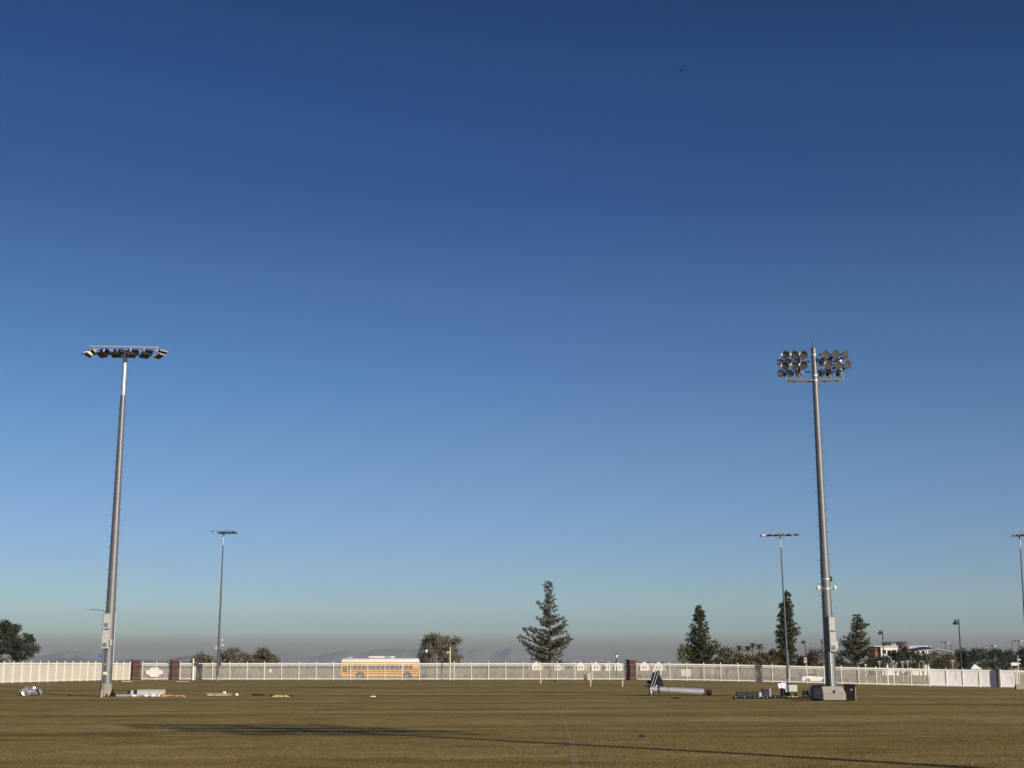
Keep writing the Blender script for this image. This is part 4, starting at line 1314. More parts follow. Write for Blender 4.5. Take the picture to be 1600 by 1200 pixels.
# red and white sign seen from the back
b = GY(1259.5, 206); zt = P(1259.5, 1027, 206).z - b.z
t = thing('road_sign', 'small reddish road sign above the fence by the white car', 'sign', b)
part('post', MB().tube([(0, 0, 0), (0, 0, zt)], .04, 6), M['galv'], t)
part('sign_plate', MB().box((0, -.05, zt - .42), (.42, .02, .8)), M['sign_back'], t)
part('plate_stripe', MB().box((0, -.066, zt - .30), (.30, .01, .14)), M['red'], t)

# distant sports light poles over the trees
for px, py, Y_, n_, lab in ((1480, 1002.5, 560, 3, 'distant court light pole right of the dark canopy'), (1489.5, 1009, 620, 1, 'faint thin mast beside the distant court light pole'),
                            (1454.5, 1009, 600, 2, 'distant light pole over the dark canopy ridge'), (1555, 1008, 520, 2, 'distant twin light pole over the right trees'),
                            (1585, 1002.5, 520, 1, 'distant thin light mast near the right edge'), (1595, 1000, 500, 3, 'distant triple light pole nearest the right edge')):
    b = GY(px, Y_); H = P(px, py, Y_).z - b.z
    t = thing('distant_light_pole', lab, 'light pole', b, 0, 'distant light poles')
    part('pole', MB().tube([(0, 0, 0), (0, 0, H)], [.2, .13], 8), M['galv_dark'], t)
    if n_ > 1:
        part('crossarm', MB().box((0, 0, H - .1), (1.1 * n_, .15, .15)), M['galv_dark'], t)
        for k in range(n_):
            part('floodlight', MB().box(((k - (n_ - 1) / 2) * 1.15, -.2, H - .3), (.6, .5, .4)), M['fixture_white'] if k == n_ - 1 else M['fixture'], t)
    else:
        part('floodlight', MB().box((.1, -.2, H + .1), (.5, .4, .35)), M['fixture'], t)

# white pole and board near the right edge
b = GY(1592.5, 205); zt = P(1592, 1024, 205).z - b.z
t = thing('sign_post', 'white post with small side signs near the right edge', 'sign post', b)
part('post', MB().tube([(0, 0, 0), (0, 0, zt)], .05, 8), M['white_paint'], t)
part('side_sign', MB().box((.22, -.05, zt - .6), (.34, .02, .14)), M['white_paint'], t)
part('side_sign', MB().box((.16, -.05, zt - 1.15), (.28, .02, .14)), M['white_paint'], t)
b = GY(1587, 260)
zt = P(1587, 1034.5, 260).z
t = thing('notice_board', 'white board on two legs behind the fence near the right edge', 'board', b)
part('board', MB().box((0, 0, zt - b.z - .35), (1.3, .06, .55)), M['stucco'], t)
for s_ in (-1, 1): part('leg', MB().box((s_ * .55, .04, (zt - b.z - .3) / 2), (.07, .07, zt - b.z - .3)), M['galv'], t)

# park furniture seen over and through the fence: court hoops, shelters, white shapes
def hoop(px, py, lab, Y_=232):
    b = GY(px, Y_); H = P(px, py, Y_).z - b.z
    t = thing('park_post', lab, 'post', b, 0, 'T-shaped park posts behind the fence')
    part('post', MB().tube([(0, 0, 0), (0, 0, H)], .06, 8), M['enclosure'], t)
    part('cross_bar', MB().box((0, 0, H), (.62, .1, .10)), M['enclosure'], t)
    part('hanger', MB().tube([(-.24, 0, H), (-.24, 0, H - .5)], .025, 6).tube([(.24, 0, H), (.24, 0, H - .35)], .025, 6), M['enclosure'], t)
for px, py, lab in ((1375.5, 1033.5, 'T-shaped park post left of the white statue-like figure'), (1396.5, 1033, 'T-shaped park post right of the near lamp base'), (1411.5, 1034, 'T-shaped park post, left one of a close pair'),
                    (1419.5, 1033, 'T-shaped park post, right one of a close pair'), (1490, 1032, 'T-shaped park post left of the white fence screens')):
    hoop(px, py, lab)
# arch frame
b = GY(1441, 232); H = P(1441, 1033, 232).z - b.z
t = thing('swing_frame', 'rounded pale metal frame behind the fence under the canopy', 'frame', b)
wv = .36
part('frame_tube', MB().tube([(-wv, 0, 0), (-wv, 0, H - .25), (-wv * .6, 0, H - .04), (wv * .6, 0, H - .04), (wv, 0, H - .25), (wv, 0, 0)], .045, 8), M['enclosure'], t, smooth=True)
# white figure-like fountain
b = GY(1387, 203.5); H = P(1387, 1038.5, 203.5).z - b.z
t = thing('drinking_fountain', 'white stepped figure-like fountain post rising just above the fence', 'fountain', b)
part('column', MB().lathe([(.22, 0), (.22, .1), (.12, .2), (.10, H * .55), (.16, H * .6), (.14, H * .75), (.07, H * .8)], 12), M['stucco'], t, smooth=True)
part('bowl', MB().lathe([(.07, H * .70), (.34, H * .76), (.36, H * .79), (.1, H * .8)], 14), M['stucco'], t, smooth=True)
part('top_knob', MB().lathe([(.07, H * .8), (.16, H * .86), (.17, H * .94), (.08, H), (0, H)], 12), M['stucco'], t, smooth=True)
# white spring riders
for px, py, lab, s_ in ((1428.5, 1051, 'white animal-shaped spring rider behind the fence', 1), (1411, 1049, 'small white spring rider left of the animal-shaped one', .6), (1367, 1043, 'small white spring rider near the left end of the park', .5)):
    b = GY(px, 204); 
    t = thing('spring_rider', lab, 'play rider', b, 0, 'white spring riders in the park')
    h0 = P(px, py, 204).z - b.z
    part('body', MB().tube([(-.42 * s_, 0, h0 - .30 * s_), (-.30 * s_, 0, h0 - .22 * s_), (.25 * s_, 0, h0 - .22 * s_), (.40 * s_, 0, h0 + .02), (.48 * s_, 0, h0 + .25 * s_), (.62 * s_, 0, h0 + .22 * s_)],
                           [.05 * s_, .20 * s_, .20 * s_, .13 * s_, .10 * s_, .05 * s_], 10), M['stucco'], t, smooth=True)
    part('spring', MB().tube([(0, 0, 0), (.03, 0, .2), (-.03, 0, .4), (0, 0, max(.45, h0 - .35 * s_))], .07 * s_, 8), M['galv_dark'], t)
# yellow and red floor toy near 1380,1064
b = GY(1381, 203.2)
single('play_mat', MB().box((0, 0, .10), (1.1, .5, .2)).box((-.45, 0, .28), (.2, .4, .18)), M['yellow'], 'low yellow block lying behind the fence below the fountain', 'play block', b, bevel=.03)
# white pointed tent
b = GY(1524, 215); H = P(1524, 1037.5, 215).z - b.z
t = thing('canopy_tent', 'small white pointed tent peeking over the fabric screens', 'tent', b)
part('tent_roof', MB().add([(-.85, -.85, H - .75), (.85, -.85, H - .75), (.85, .85, H - .75), (-.85, .85, H - .75), (0, 0, H)], [(0, 1, 4), (1, 2, 4), (2, 3, 4), (3, 0, 4), (0, 3, 2, 1)]), M['white_sheet'], t)
for sx_ in (-1, 1):
    for sy_ in (-1, 1): part('leg', MB().tube([(.78 * sx_, .78 * sy_, 0), (.78 * sx_, .78 * sy_, H - .75)], .03, 6), M['white_paint'], t)
b = GY(1353, 206); H = P(1353, 1037.5, 206).z - b.z
t = thing('post_lamp', 'short post with a round white lamp just above the fence right of the big pole', 'lamp', b)
part('post', MB().tube([(0, 0, 0), (0, 0, H - .25)], .05, 8), M['white_paint'], t)
part('globe', MB().lathe([(0, -.28), (.12, -.24), (.17, -.14), (.12, -.03), (0, 0)], 12, Matrix.Translation((0, 0, H))), M['stucco'], t, smooth=True)

# low dry desert scrub between the road and the horizon
V = []; Fc = []
for k in range(900):
    y = random.uniform(220, 330); x = random.uniform(-.40, .42) * y
    if mnoise.noise(Vector((x * .05, y * .05, 2))) < -.15: continue
    r_ = random.uniform(.3, .8)
    leaf_cluster(V, Fc, Vector((x, y, g(x, y) + r_ * .5)), r_, 22, .26, .7)
m_ = MB(); m_.v = [tuple(v) for v in V]; m_.f = Fc
o = link('desert_scrub', mesh('desert_scrub', m_, M['grey_leaf'])); o['kind'] = 'stuff'

# ------------------------------------------------------------------ things lying on the field
def ground_z(x, y): return g(x, y)
# pile of round reflectors at the left
pc = GP(45, 1087)
offs = [(-.62, .1, .20, 50, -40), (-.28, -.25, .22, 10, 60), (.05, .15, .45, -30, -65), (.30, -.30, .24, 80, 30), (.58, .05, .26, -60, 110), (-.45, .25, .42, 140, -50), (.22, .35, .30, 200, 75), (-.02, -.5, .20, -15, -20)]
plab = ['silver round lamp reflector at the left end of the heap', 'silver reflector lying open in the front of the heap', 'silver reflector lying on top of the heap, tilted up', 'silver reflector facing right in the heap',
        'dark-faced reflector at the right end of the heap', 'upper left silver reflector of the heap', 'silver reflector at the back of the heap', 'silver reflector nearest the camera in the heap']
for (dx, dy, dz, yaw, pit), lab in zip(offs, plab):
    x, y = pc.x + dx, pc.y + dy + .4
    t = thing('floodlight_reflector', lab, 'lamp reflector', (x, y, ground_z(x, y) + dz), 0, 'heap of removed lamp reflectors')
    A = Matrix.Rotation(R(yaw), 4, 'Z') @ Matrix.Rotation(R(pit), 4, 'X')
    r_ = .29
    part('bowl', MB().lathe([(.06, -.22), (.12, -.2), (r_ * .75, -.1), (r_ * .96, 0), (r_, .06), (r_ * .95, .05), (r_ * .7, -.07), (.05, -.16)], 18, A), M['reflector'], t, smooth=True)
    part('ballast_housing', MB().lathe([(0, -.34), (.09, -.33), (.11, -.24), (.07, -.19)], 12, A), M['fixture'], t, smooth=True)
def clod(px, py, s, m, lab, name='rubble', cat='debris', group=None, seed=0, h=.7):
    p = GP(px, py)
    rnd = random.Random(seed)
    b = MB()
    n = 9
    prof = [(0, 0)]
    vs = []
    for j in range(4):
        for k in range(n):
            a = 2 * PI * k / n
            rr = s * (1.0, .95, .6, .12)[j] * rnd.uniform(.75, 1.2)
            vs.append(Vector((rr * math.cos(a), rr * .7 * math.sin(a), s * h * (0, .4, .85, 1.0)[j] * rnd.uniform(.85, 1.15) - (.02 if j == 0 else 0))))
    fs = []
    for j in range(3):
        for k in range(n):
            k2 = (k + 1) % n; fs.append((j * n + k, j * n + k2, (j + 1) * n + k2, (j + 1) * n + k))
    fs.append(tuple(reversed(range(3 * n, 4 * n)))); fs.append(tuple(range(n)))
    b.add(vs, fs)
    return single(name, b, m, lab, cat, p, group=group)
clod(108.5, 1088, .13, M['black'], 'small black clod between the reflector heap and the left pole', 'clod', 'clod', seed=2)
# marker and bag at the foot of the left pole
p = GP(158.5, 1090)
single('marker_stake', MB().box((0, 0, .24), (.10, .04, .50)), M['stake'], 'faded orange stake at the foot of the left floodlight pole', 'stake', p)
p = GP(176, 1088.5)
t = thing('torn_bag', 'black torn bag lying right of the foot of the left floodlight pole', 'bag', p)
part('bag', MB().add([(-.22, -.15, 0), (.20, -.18, 0), (.30, .15, 0), (-.2, .2, 0), (-.12, -.08, .28), (.10, -.05, .30), (.08, .1, .26), (-.06, .05, .55)],
     [(0, 3, 2, 1), (0, 1, 5, 4), (1, 2, 6, 5), (2, 3, 7, 6), (3, 0, 4, 7), (4, 5, 7), (5, 6, 7)]), M['black'], t)
part('flap', MB().add([(.15, 0, .02), (.62, .05, .20), (.55, .12, .22), (.18, .15, .04)], [(0, 1, 2, 3)]).add([(.15, 0, 0), (.62, .05, .18), (.55, .12, .20), (.18, .15, .02)], [(3, 2, 1, 0)]), M['black'], t)

# new crossarm with long grey driver boxes
p = GP(225, 1088.5)
def gx(px): return GP(px, 1088.5).x - p.x
t = thing('crossarm_assembly', 'pale steel crossarm carrying grey driver boxes laid on the grass right of the left pole', 'crossarm', p)
part('beam', MB().box(((gx(181) + gx(250)) / 2, 0, .08), (gx(250) - gx(181), .14, .14)), M['galv_bright'], t, bevel=.01)
def dbox(a, b_, z0, h, m, y=.22):
    o = part('driver_box', MB().box(((gx(a) + gx(b_)) / 2, y, z0 + h / 2), (gx(b_) - gx(a) - .02, .34, h)), m, t, bevel=.015)
    part('lid_seam', MB().box(((gx(a) + gx(b_)) / 2, y - .176, z0 + h * .75), (gx(b_) - gx(a) - .06, .012, .02)), M['galv_dark'], o)
dbox(198, 203, .12, .30, M['fixture']); dbox(203, 208, .14, .28, M['enclosure']); dbox(207.5, 213, .12, .30, M['fixture'])
dbox(213, 232, .14, .32, M['enclosure']); dbox(232.2, 256.5, .14, .32, M['enclosure'])
for a in (209.5, 229, 240):
    part('lamp_cap', MB().lathe([(0, -.05), (.17, -.04), (.20, .02), (.14, .09), (0, .11)], 12, Matrix.Translation((gx(a), -.22, .05))), M['white_sheet'], t, smooth=True)
part('short_leg', MB().tube([(gx(248), -.15, 0), (gx(251), -.1, .22)], .05, 6), M['white_paint'], t)
# orange hose and yellow strap
def rope(name, px0, px1, py, m, lab, cat, r=.025, amp=.35, n=40, seed=1, z=.03):
    rnd = random.Random(seed)
    a = GP(px0, py); b_ = GP(px1, py)
    pts = []
    for i in range(n + 1):
        s_ = i / n
        x = (b_.x - a.x) * s_; y = amp * math.sin(s_ * PI * 5 + seed) + rnd.uniform(-.06, .06)
        pts.append((x + .35 * math.sin(s_ * PI * 9), y, g(a.x + x, a.y + y) - a.z + r * .8 + abs(math.sin(s_ * 23)) * z))
    return single(name, MB().tube(pts, r, 6), m, lab, cat, a, smooth=True)
rope('orange_hose', 257, 284, 1089.3, M['orange'], 'tangle of orange hose at the right end of the pale crossarm', 'hose', .05, .35, seed=3, z=.06)
clod(270, 1089, .14, M['orange'], 'small orange lump on the tangled orange hose', 'clod', 'clod', seed=8)
clod(273.5, 1087.5, .10, M['black'], 'small black lump beside the tangled orange hose', 'clod', 'clod', seed=9)
p = GP(339, 1087)
t = thing('broken_pallet', 'low pale broken pallet lying on the grass below the thin left light pole', 'pallet', p)
x0 = GP(325, 1087).x - p.x; x1 = GP(361, 1087).x - p.x
for k in range(7):
    s_ = k / 6
    part('slat', MB().box((0, 0, 0), (.16, .9, .03)), M['skin_box'], t, (x0 + (x1 - x0) * s_, random.uniform(-.05, .05), .15 + random.uniform(-.02, .03)), (random.uniform(-.08, .08), 0, random.uniform(-.2, .2)))
for yy in (-.35, .35): part('runner', MB().box(((x0 + x1) / 2, yy, .07), (x1 - x0, .09, .12)), M['skin_box'], t)
clod(350, 1084.5, .16, M['white_sheet'], 'small pale crumpled bag standing on the broken pallet', 'small_bag', 'bag', seed=4, h=1.3)
clod(370, 1086.5, .12, M['white_sheet'], 'small white scrap right of the broken pallet', 'scrap', 'debris', seed=5, h=1.2)
p = GP(401, 1087); 
single('dark_bar', MB().box((0, 0, .06), (.62, .12, .12)).box((.4, .1, .05), (.25, .1, .1)), M['black'], 'short dark bar lying left of the yellow ground cloth', 'bar', p, bevel=.01)
# yellow ground cloth with folds
def cloth(px0, px1, py, depth, m, lab, name, cat, h=.09, seed=1, thick=.02):
    a = GP(px0, py); b_ = GP(px1, py); w = b_.x - a.x
    nu, nv = 22, 8; mb_ = MB()
    for s2 in (0, 1):
        for j in range(nv + 1):
            for i in range(nu + 1):
                u = i / nu; v = j / nv
                e = min(1, 6 * min(u, 1 - u, v * 1.2 + .02, (1 - v) * 1.2 + .02))
                zz = h * (.5 + .9 * mnoise.noise(Vector((u * 5 + seed, v * 2.5, seed)))) * e
                mb_.v.append((w * u + .12 * mnoise.noise(Vector((v * 4, seed, 1))), depth * (v - .5) + .15 * mnoise.noise(Vector((u * 4, seed, 7))), max(.006, zz) + (thick if s2 else 0)))
    W_ = nu + 1; o = W_ * (nv + 1)
    for j in range(nv):
        for i in range(nu):
            q = j * W_ + i
            mb_.f.append((q, q + W_, q + W_ + 1, q + 1)); mb_.f.append((o + q, o + q + 1, o + q + W_ + 1, o + q + W_))
    for i in range(nu):
        mb_.f.append((i, i + 1, o + i + 1, o + i)); q = nv * W_ + i; mb_.f.append((q, o + q, o + q + 1, q + 1))
    for j in range(nv):
        q = j * W_; mb_.f.append((q, o + q, o + q + W_, q + W_)); q = j * W_ + nu; mb_.f.append((q, q + W_, o + q + W_, o + q))
    return single(name, mb_, m, lab, cat, a, smooth=True)
cloth(425, 453, 1089, .8, M['yellow'], 'flat folded yellow cloth on the grass left of centre', 'ground_cloth', 'cloth', .14, 3)
p = GP(424, 1088.5); single('dark_weight', MB().box((0, 0, .05), (.25, .2, .1)), M['black'], 'small black weight at the left end of the yellow cloth', 'weight', p, bevel=.02)
p = GP(455, 1088.5); single('dark_weight', MB().box((0, 0, .05), (.2, .2, .1)), M['black'], 'small black weight at the right end of the yellow cloth', 'weight', p, bevel=.02)
cloth(580, 586.5, 1089, .3, M['white_sheet'], 'tiny white scrap lying alone on the grass below the school bus', 'scrap', 'debris', .06, 6)

# marker stakes in the middle distance
for px, py, h_, lab in ((845, 1068.6, .48, 'small pale orange marker stake below the big pine'), (923, 1072.4, .52, 'pale orange marker stake right of the big pine'), (973, 1073, .52, 'pale orange marker stake left of the lone brick pillar')):
    p = GP(px, py)
    t = thing('marker_stake', lab, 'stake', p, 0, 'orange marker stakes on the grass')
    part('post', MB().box((0, 0, h_ / 2), (.13, .06, h_)), M['stake'], t)
    part('white_tip', MB().box((0, 0, h_ + .04), (.12, .05, .08)), M['white_paint'], t)
clod(867.5, 1065.5, .16, M['black'], 'small dark lump at the foot of the fence below the big pine', 'clod', 'clod', seed=12, h=1.3)
clod(478, 1062.5, .18, M['black'], 'dark lump at the foot of the fence left of the school bus', 'clod', 'clod', seed=13, h=1.3)

# fallen pole section with its lamp head
p = GP(1060, 1087.5)
def fx(px, py=1087.5): return GP(px, py).x - p.x
t = thing('pole_section', 'short silver pole section with red tip lying on the grass', 'pole section', p, R(-4))
z0 = .46; z1 = .27
part('tube', MB().tube([(fx(1018), 0, z0), (fx(1101), 0, z1)], [.20, .24], 20), M['galv_bright'], t, smooth=True)
part('end_leg', MB().tube([(fx(1021), 0, z0 - .02), (fx(1017), -.05, z0 - .12), (fx(1016.5), -.08, 0)], [.12, .11, .09], 10), M['white_paint'], t, smooth=True)
part('red_tip', MB().tube([(fx(1099), 0, z1), (fx(1104.5), 0, z1 - .02)], [.13, .27], 14), M['red'], t, smooth=True)
part('red_flag', MB().add([(fx(1104), -.22, z1 + .22), (fx(1105), -.22, z1 - .28), (fx(1100), -.26, z1 - .1)], [(0, 1, 2), (2, 1, 0)]), M['red'], t)
part('inner_sleeve', MB().tube([(fx(1105), 0, z1 - .04), (fx(1113), 0, z1 - .06)], .19, 14), M['black'], t, smooth=True)
part('strap', MB().tube([(fx(1028), 0, z0), (fx(1030), 0, z0)], .235, 14), M['navy'], t)
part('strap', MB().tube([(fx(1044), 0, z0 - .05), (fx(1045), 0, z0 - .05)], .225, 14), M['galv'], t)
p2 = GP(1026, 1087)
t = thing('lamp_head', 'stack of dark blue panel lamps standing on end beside the fallen silver pole', 'lamp head', (p2.x, p2.y + .25, p2.z))
mp2 = p2.y / F * .985
def slab(x, z, w, h, d, ang, m, nm, y=0, par=t):
    return part(nm, MB().box((0, 0, 0), (w, d, h)), m, par, (x, y, z), (R(8), R(ang), 0), bevel=.02)
slab(-.32, 1.02, .10, 1.15, .75, 18, M['navy'], 'panel')
slab(-.14, 1.05, .10, 1.25, .75, 18, M['navy'], 'panel')
slab(.04, 1.08, .10, 1.30, .75, 17, M['navy'], 'panel')
for x in (-.24, -.06): slab(x + .02, 1.12, .035, 1.20, .80, 18, M['white_paint'], 'bright_edge')
part('housing', MB().prism([(.0, .50), (.12, 1.30), (.22, 1.42), (.34, 1.25), (.48, .95), (.50, .52), (.38, .42)], -.3, .35), M['navy'], t, bevel=.03)
part('housing', MB().prism([(-.50, .32), (-.52, .62), (-.1, .72), (.02, .60), (0, .40), (-.2, .30)], -.32, .2), M['fixture'], t, bevel=.02)
part('arm', MB().tube([(-.80, -.1, .66), (.02, -.1, .62)], .05, 8), M['navy'], t)
part('hook', MB().tube([(-.02, -.3, .72), (.06, -.32, .60), (.02, -.32, .46), (-.08, -.3, .44)], .045, 8), M['white_paint'], t, smooth=True)
part('round_lens', MB().lathe([(0, 0), (.07, 0), (.09, -.04)], 10, Matrix.Translation((-.40, -.335, .48)) @ Matrix.Rotation(R(90), 4, 'X')), M['lampglass'], t)
part('mount_leg', MB().tube([(-.42, 0, .35), (-.50, -.05, 0)], .05, 8).tube([(-.2, .1, .35), (-.15, .15, 0)], .05, 8).tube([(.3, 0, .45), (.25, 0, 0)], .05, 8), M['fixture'], t)
part('knob', MB().lathe([(0, -.1), (.13, -.06), (.15, .05), (.06, .12), (0, .13)], 10, Matrix.Translation((-.52, 0, .92))), M['fixture'], t, smooth=True)
cloth(1050, 1064, 1091.5, .5, M['black'], 'thin black cloth lying in front of the silver pole section', 'ground_cloth', 'cloth', .06, 9)

# long black rail with dark boxes left of the steel job box
p = GP(1190, 1092)
def hx_(px): return GP(px, 1092).x - p.x
t = thing('crossarm_assembly', 'long black rail with dark boxes lying left of the white sheet', 'crossarm', p)
part('beam', MB().box(((hx_(1144) + hx_(1232)) / 2, 0, .07), (hx_(1232) - hx_(1144), .16, .13)), M['black'], t, bevel=.01)
part('beam', MB().box(((hx_(1232) + hx_(1272)) / 2, .02, .06), (hx_(1272) - hx_(1232), .12, .10)), M['black'], t, bevel=.01)
def rb2(a, b_, z0, h, m, nm='driver_box', d=.36, y=.15):
    return part(nm, MB().box(((hx_(a) + hx_(b_)) / 2, y, z0 + h / 2), (hx_(b_) - hx_(a), d, h)), m, t, bevel=.015)
rb2(1150, 1167, .16, .28, M['fixture']); rb2(1167.3, 1185.5, .16, .27, M['fixture'])
rb2(1186, 1190.5, .12, .27, M['enclosure'])
o = rb2(1191.5, 1202.5, .16, .52, M['galv_dark'], d=.45)
part('face_plate', MB().box((0, 0, 0), (.36, .02, .40)), M['fixture'], o, ((hx_(1191.5) + hx_(1202.5)) / 2, .15 - .24, .42))
rb2(1203, 1205.5, .1, .55, M['skin_box'])
rb2(1208, 1220, .13, .10, M['fixture'])
for a in (1148, 1162, 1178, 1184, 1192, 1198, 1211):
    part('clamp', MB().lathe([(0, -.04), (.045, -.03), (.045, .05), (0, .06)], 8, Matrix.Translation((hx_(a), -.12, .09)) @ Matrix.Rotation(R(90), 4, 'X')), M['galv'], t)
# white sheet over a dark crate, pale box on yellow skid
p = GP(1229, 1089)
t = thing('dark_crate', 'dark open crate under the crumpled white sheet', 'crate', (p.x, p.y + .3, p.z))
for x, y in ((-.26, -.2), (.26, -.2), (-.26, .2), (.26, .2)): part('corner_post', MB().box((x, y, .42), (.07, .07, .84)), M['black'], t)
part('side_panel', MB().box((0, -.19, .32), (.46, .03, .5)), M['black'], t)
part('side_panel', MB().box((0, .19, .32), (.46, .03, .5)), M['black'], t)
part('top_panel', MB().box((0, 0, .85), (.6, .48, .03)), M['black'], t)
# the draped sheet
nu, nv = 16, 12; sb = MB(); wd = .95
for s2 in (0, .014):
    for j in range(nv + 1):
        for i in range(nu + 1):
            u = i / nu - .5; v = j / nv
            if v < .35: y = .26 - v / .35 * .55; z_ = .90 + .03 * mnoise.noise(Vector((u * 6, v * 9, 3)))
            else:
                y = -.29 - .05 * math.sin(u * 22) * (v - .3) ; z_ = .90 - (v - .35) / .65 * (.60 if -.05 < u < .22 else .34 + .12 * mnoise.noise(Vector((u * 5, 1, 1))))
            drop_ = .06 if abs(u) > .36 and v < .35 else 0
            sb.v.append((u * wd + .03 * math.sin(v * 9) - .04, y - (s2 if v >= .35 else 0), z_ - drop_ + (s2 if v < .35 else 0)))
W_ = nu + 1; o_ = W_ * (nv + 1)
for j in range(nv):
    for i in range(nu):
        q = j * W_ + i; sb.f.append((q, q + 1, q + W_ + 1, q + W_)); sb.f.append((o_ + q, o_ + q + W_, o_ + q + W_ + 1, o_ + q + 1))
for j in range(nv):
    for i in (0, nu):
        q = j * W_ + i; sb.f.append((q, q + W_, o_ + q + W_, o_ + q))
single('white_sheet', sb, M['white_sheet'], 'crumpled bright white sheet draped over the dark crate by the thin pole', 'sheet', (p.x, p.y + .3, p.z), smooth=True)
p = GP(1238.5, 1090.5)
t = thing('equipment_box', 'pale ribbed box standing on dark legs on a yellow skid', 'equipment box', p)
part('cover', MB().box((0, 0, .60), (.54, .45, .42)), M['white_paint'], t, bevel=.015)
for k in range(6): part('rib', MB().box((-.22 + k * .088, -.235, .60), (.02, .02, .38)), M['enclosure'], t)
for x in (-.2, .2):
    for y in (-.15, .15): part('leg', MB().box((x, y, .24), (.09, .09, .32)), M['black'], t)
part('tray', MB().box((0, 0, .34), (.5, .4, .06)), M['roof_brown'], t)
part('skid', MB().box((-.02, 0, .05), (.66, .5, .08)), M['yellow'], t, bevel=.01)
part('hook', MB().tube([(-.08, -.3, .12), (-.07, -.34, -.0)], .035, 6), M['white_paint'], t)
# small black tool box
p = GP(1259.5, 1091.5)
t = thing('winch', 'small black winch on legs between the pale box and the steel job box', 'winch', p)
part('drum', MB().lathe([(0, -.16), (.17, -.15), (.17, -.11), (.12, -.10), (.12, .10), (.17, .11), (.17, .15), (0, .16)], 14, Matrix.Translation((-.02, 0, .34)) @ Matrix.Rotation(R(90), 4, 'Y')), M['black'], t, smooth=True)
part('frame', MB().box((-.17, 0, .22), (.05, .3, .42)).box((.17, 0, .20), (.05, .3, .38)).box((0, .1, .07), (.42, .1, .12)), M['black'], t, bevel=.01)
part('handle', MB().tube([(.1, -.05, .45), (.13, -.15, .5), (.13, -.22, .46)], .025, 6), M['galv_dark'], t)

# big steel job box around the foot of the right pole
p = GP(1307, 1095.5)
JY = p.y; mpx = JY / F * .985
w = 34.5 * mpx; ang = R(13)
t = thing('job_box', 'large pale steel job box with chamfered lid in front of the right pole', 'job box', (p.x, p.y + .55, p.z), 0)
t.rotation_euler.z = R(-10)
dpt = 1.15; H_ = 22 * mpx
def jprof(k=1.0): return None
# end profile in y,z extruded along x
yz = [(-dpt / 2, 0), (dpt / 2, 0), (dpt / 2, H_ * .98), (-dpt / 2 + .22, H_ * .98), (-dpt / 2, H_ * .55)]
MJ = Matrix.Rotation(R(90), 4, 'Z')
lower = [(-dpt / 2, .06), (dpt / 2, .06), (dpt / 2, H_ * .52), (-dpt / 2, H_ * .52)]
def yzprism(poly, x0, x1):
    n = len(poly)
    vs = [Vector((x0, y, z)) for y, z in poly] + [Vector((x1, y, z)) for y, z in poly]
    fs = [tuple(reversed(range(n))), tuple(range(n, 2 * n))]
    for i in range(n):
        j = (i + 1) % n; fs.append((i, j, j + n, i + n))
    return MB().add(vs, fs)
part('body', yzprism(lower, -w / 2, w / 2), M['skin_box'], t, bevel=.015)
lid = MB().add([(-w / 2, -dpt / 2, H_ * .53), (w / 2, -dpt / 2, H_ * .53), (w / 2, dpt / 2, H_ * .53), (-w / 2, dpt / 2, H_ * .53),
                (-w / 2 - .06, -dpt / 2 + .28, H_), (w / 2 - .20, -dpt / 2 + .28, H_), (w / 2 - .20, dpt / 2 - .1, H_), (-w / 2 - .06 + .0, dpt / 2 - .1, H_)],
               [(0, 3, 2, 1), (4, 5, 6, 7), (0, 1, 5, 4), (1, 2, 6, 5), (2, 3, 7, 6), (3, 0, 4, 7)])
ld = part('lid', lid, M['skin_box'], t, bevel=.02)
part('latch', MB().box((0, -dpt / 2 + .02, H_ * .62), (.07, .05, .12)).box((.02, -dpt / 2 + .03, H_ * .72), (.12, .04, .04)), M['black'], t)
for s_ in (-1, 1):
    part('skid', MB().box((s_ * (w / 2 - .15), 0, .03), (.1, dpt, .06)), M['galv_dark'], t)
    part('handle', MB().tube([(s_ * (w / 2 + .005), -.12, H_ * .35), (s_ * (w / 2 + .05), -.12, H_ * .33), (s_ * (w / 2 + .05), .12, H_ * .33), (s_ * (w / 2 + .005), .12, H_ * .35)], .015, 6), M['galv_dark'], t)
# its left side as a separate block, the shade put into dark navy
p = GP(1281, 1094)
t = thing('job_box', 'shaded left side of the pale job box, its shade put into a dark navy colour', 'job box', (p.x, p.y + .62, p.z))
w2 = 18.5 * mpx
part('body', MB().box((0, 0, .38), (w2, 1.0, .64)), M['navy'], t, bevel=.02)
part('lid', MB().add([(-w2 / 2, -.5, .705), (w2 / 2, -.5, .705), (w2 / 2, .5, .705), (-w2 / 2, .5, .705), (-w2 / 2 + .12, -.35, .86), (w2 / 2 - .02, -.35, .90), (w2 / 2 - .02, .4, .90), (-w2 / 2 + .12, .4, .86)],
               [(0, 3, 2, 1), (4, 5, 6, 7), (0, 1, 5, 4), (1, 2, 6, 5), (2, 3, 7, 6), (3, 0, 4, 7)]), M['navy'], t, bevel=.015)
part('skid', MB().box((0, 0, .03), (w2, .9, .06)), M['black'], t)
part('panel_line', MB().box((-.1, -.508, .45), (.3, .012, .02)), M['galv_dark'], t)
p3 = (p.x + .35, p.y + 1.0, p.z + .86)
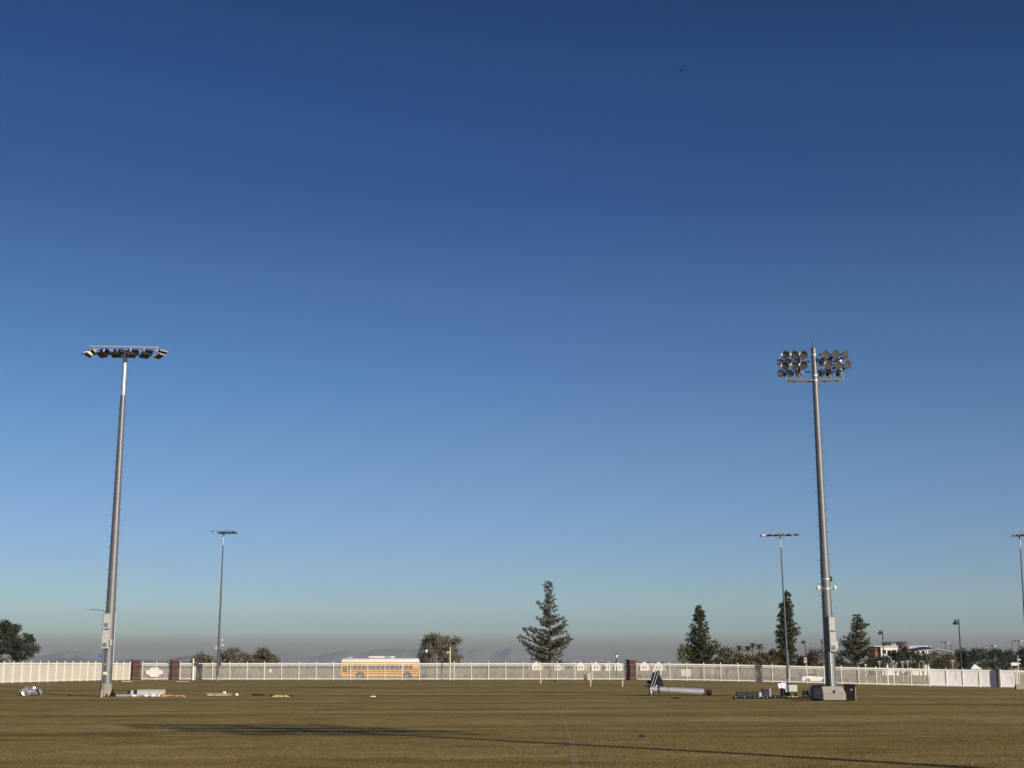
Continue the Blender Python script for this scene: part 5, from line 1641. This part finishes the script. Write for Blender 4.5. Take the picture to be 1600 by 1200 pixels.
# black wheeled bin
p = GP(1330.5, 1095.5)
t = thing('wheeled_bin', 'black wheeled bin right of the pale job box', 'bin', (p.x, p.y + .3, p.z), R(-8))
H3 = 25.5 * mpx
part('body', MB().box((0, 0, H3 * .44), (.50, .55, H3 * .80), None, 1.16), M['black'], t, bevel=.03)
part('lid', MB().add([(-.33, -.38, H3 * .85), (.33, -.38, H3 * .85), (.33, .36, H3 * .88), (-.33, .36, H3 * .88), (-.28, -.30, H3 * .92), (.28, -.30, H3 * .92), (.28, .32, H3), (-.28, .32, H3)],
               [(0, 3, 2, 1), (4, 5, 6, 7), (0, 1, 5, 4), (1, 2, 6, 5), (2, 3, 7, 6), (3, 0, 4, 7)]), M['black'], t, bevel=.02)
part('label_plate', MB().box((.06, -.335, H3 * .68), (.12, .012, .05)), M['enclosure'], t)
part('side_rail', MB().box((.315, -.1, H3 * .42), (.04, .06, H3 * .8)), M['skin_box'], t)
for s_ in (-1, 1): wheel(t, s_ * .27, .28, .12, .12, .05)
part('handle', MB().tube([(-.25, .40, H3 * .9), (.25, .40, H3 * .9)], .02, 6), M['black'], t)
# shallow wooden tray behind the shaded side of the job box, odd bits
p = GP(1276.5, 1081)
single('wood_plank', MB().box((0, 0, .05), (.85, .25, .08)), M['stake'], 'reddish plank lying behind the dark shaded side of the pale job box', 'plank', p, bevel=.01)
clod(1003, 1151.5, .09, M['black'], 'small dark clod on the open grass just above the long pole shadow', 'clod', 'clod', seed=22, h=.6)
for px, py, lab in ((1539, 1159.5, 'tiny pale scrap on the grass, upper one at lower right'), (1519, 1193.5, 'tiny pale scrap on the grass, lower one at lower right'), (353, 1165.5, 'tiny pale scrap on the grass below the lamp shadow')):
    clod(px, py, .035, M['concrete'], lab, 'scrap', 'debris', seed=int(px), h=.4)
# pale block at the right edge
p = GP(1596, 1077)
single('concrete_block', MB().box((0, 0, .22), (1.3, .5, .44)).box((0, 0, .47), (1.1, .4, .05)), M['concrete'], 'pale concrete block on the grass at the right edge', 'block', p, bevel=.03)
# kerb stones at the foot of the second brick pillar
for px, lab in ((286, 'flat pale slab at the foot of the second brick pillar'),):
    p = GP(px, 1065.5)
    single('paving_slab', MB().box((0, 0, .05), (1.5, .7, .10)), M['sidewalk'], lab, 'slab', p, bevel=.02)
p = GP(198, 1066)
single('ladder', MB().box((0, 0, .10), (1.1, .06, .05)).box((0, .4, .10), (1.1, .06, .05)).box((-.5, .2, .08), (.05, .36, .05)).box((-.1, .2, .08), (.05, .36, .05)).box((.3, .2, .08), (.05, .36, .05)), M['white_paint'], 'short white ladder lying at the foot of the cream fence by the first pillar', 'ladder', p)

# bird high in the sky
bp = P(1065, 110, 190)
t = thing('bird', 'small dark bird gliding high in the blue sky', 'bird', bp, R(20))
bb = MB().tube([(-.22, 0, 0), (-.12, 0, .02), (.05, 0, .02), (.17, 0, .0), (.26, 0, .03), (.32, 0, .01)], [.01, .05, .065, .05, .035, .008], 10)
part('body', bb, M['black'], t, smooth=True)
for s_ in (-1, 1):
    wv_ = MB().add([(.10, s_ * .04, .03), (.06, s_ * .22, .13), (-.06, s_ * .48, .02), (-.12, s_ * .46, .01), (-.08, s_ * .20, .10), (-.08, s_ * .04, .02),
                    (.10, s_ * .04, .015), (.06, s_ * .22, .115), (-.06, s_ * .48, .012), (-.12, s_ * .46, .004), (-.08, s_ * .20, .088), (-.08, s_ * .04, .005)],
                   [(0, 1, 2, 3, 4, 5), (11, 10, 9, 8, 7, 6), (0, 6, 7, 1), (1, 7, 8, 2), (2, 8, 9, 3), (3, 9, 10, 4), (4, 10, 11, 5)])
    part('wing', wv_, M['black'], t)
part('tail', MB().add([(-.18, -.02, .01), (-.18, .02, .01), (-.38, .07, 0), (-.38, -.07, 0), (-.18, -.02, 0), (-.18, .02, 0), (-.38, .07, -.008), (-.38, -.07, -.008)],
     [(0, 1, 2, 3), (7, 6, 5, 4), (0, 4, 5, 1), (2, 6, 7, 3)]), M['black'], t)
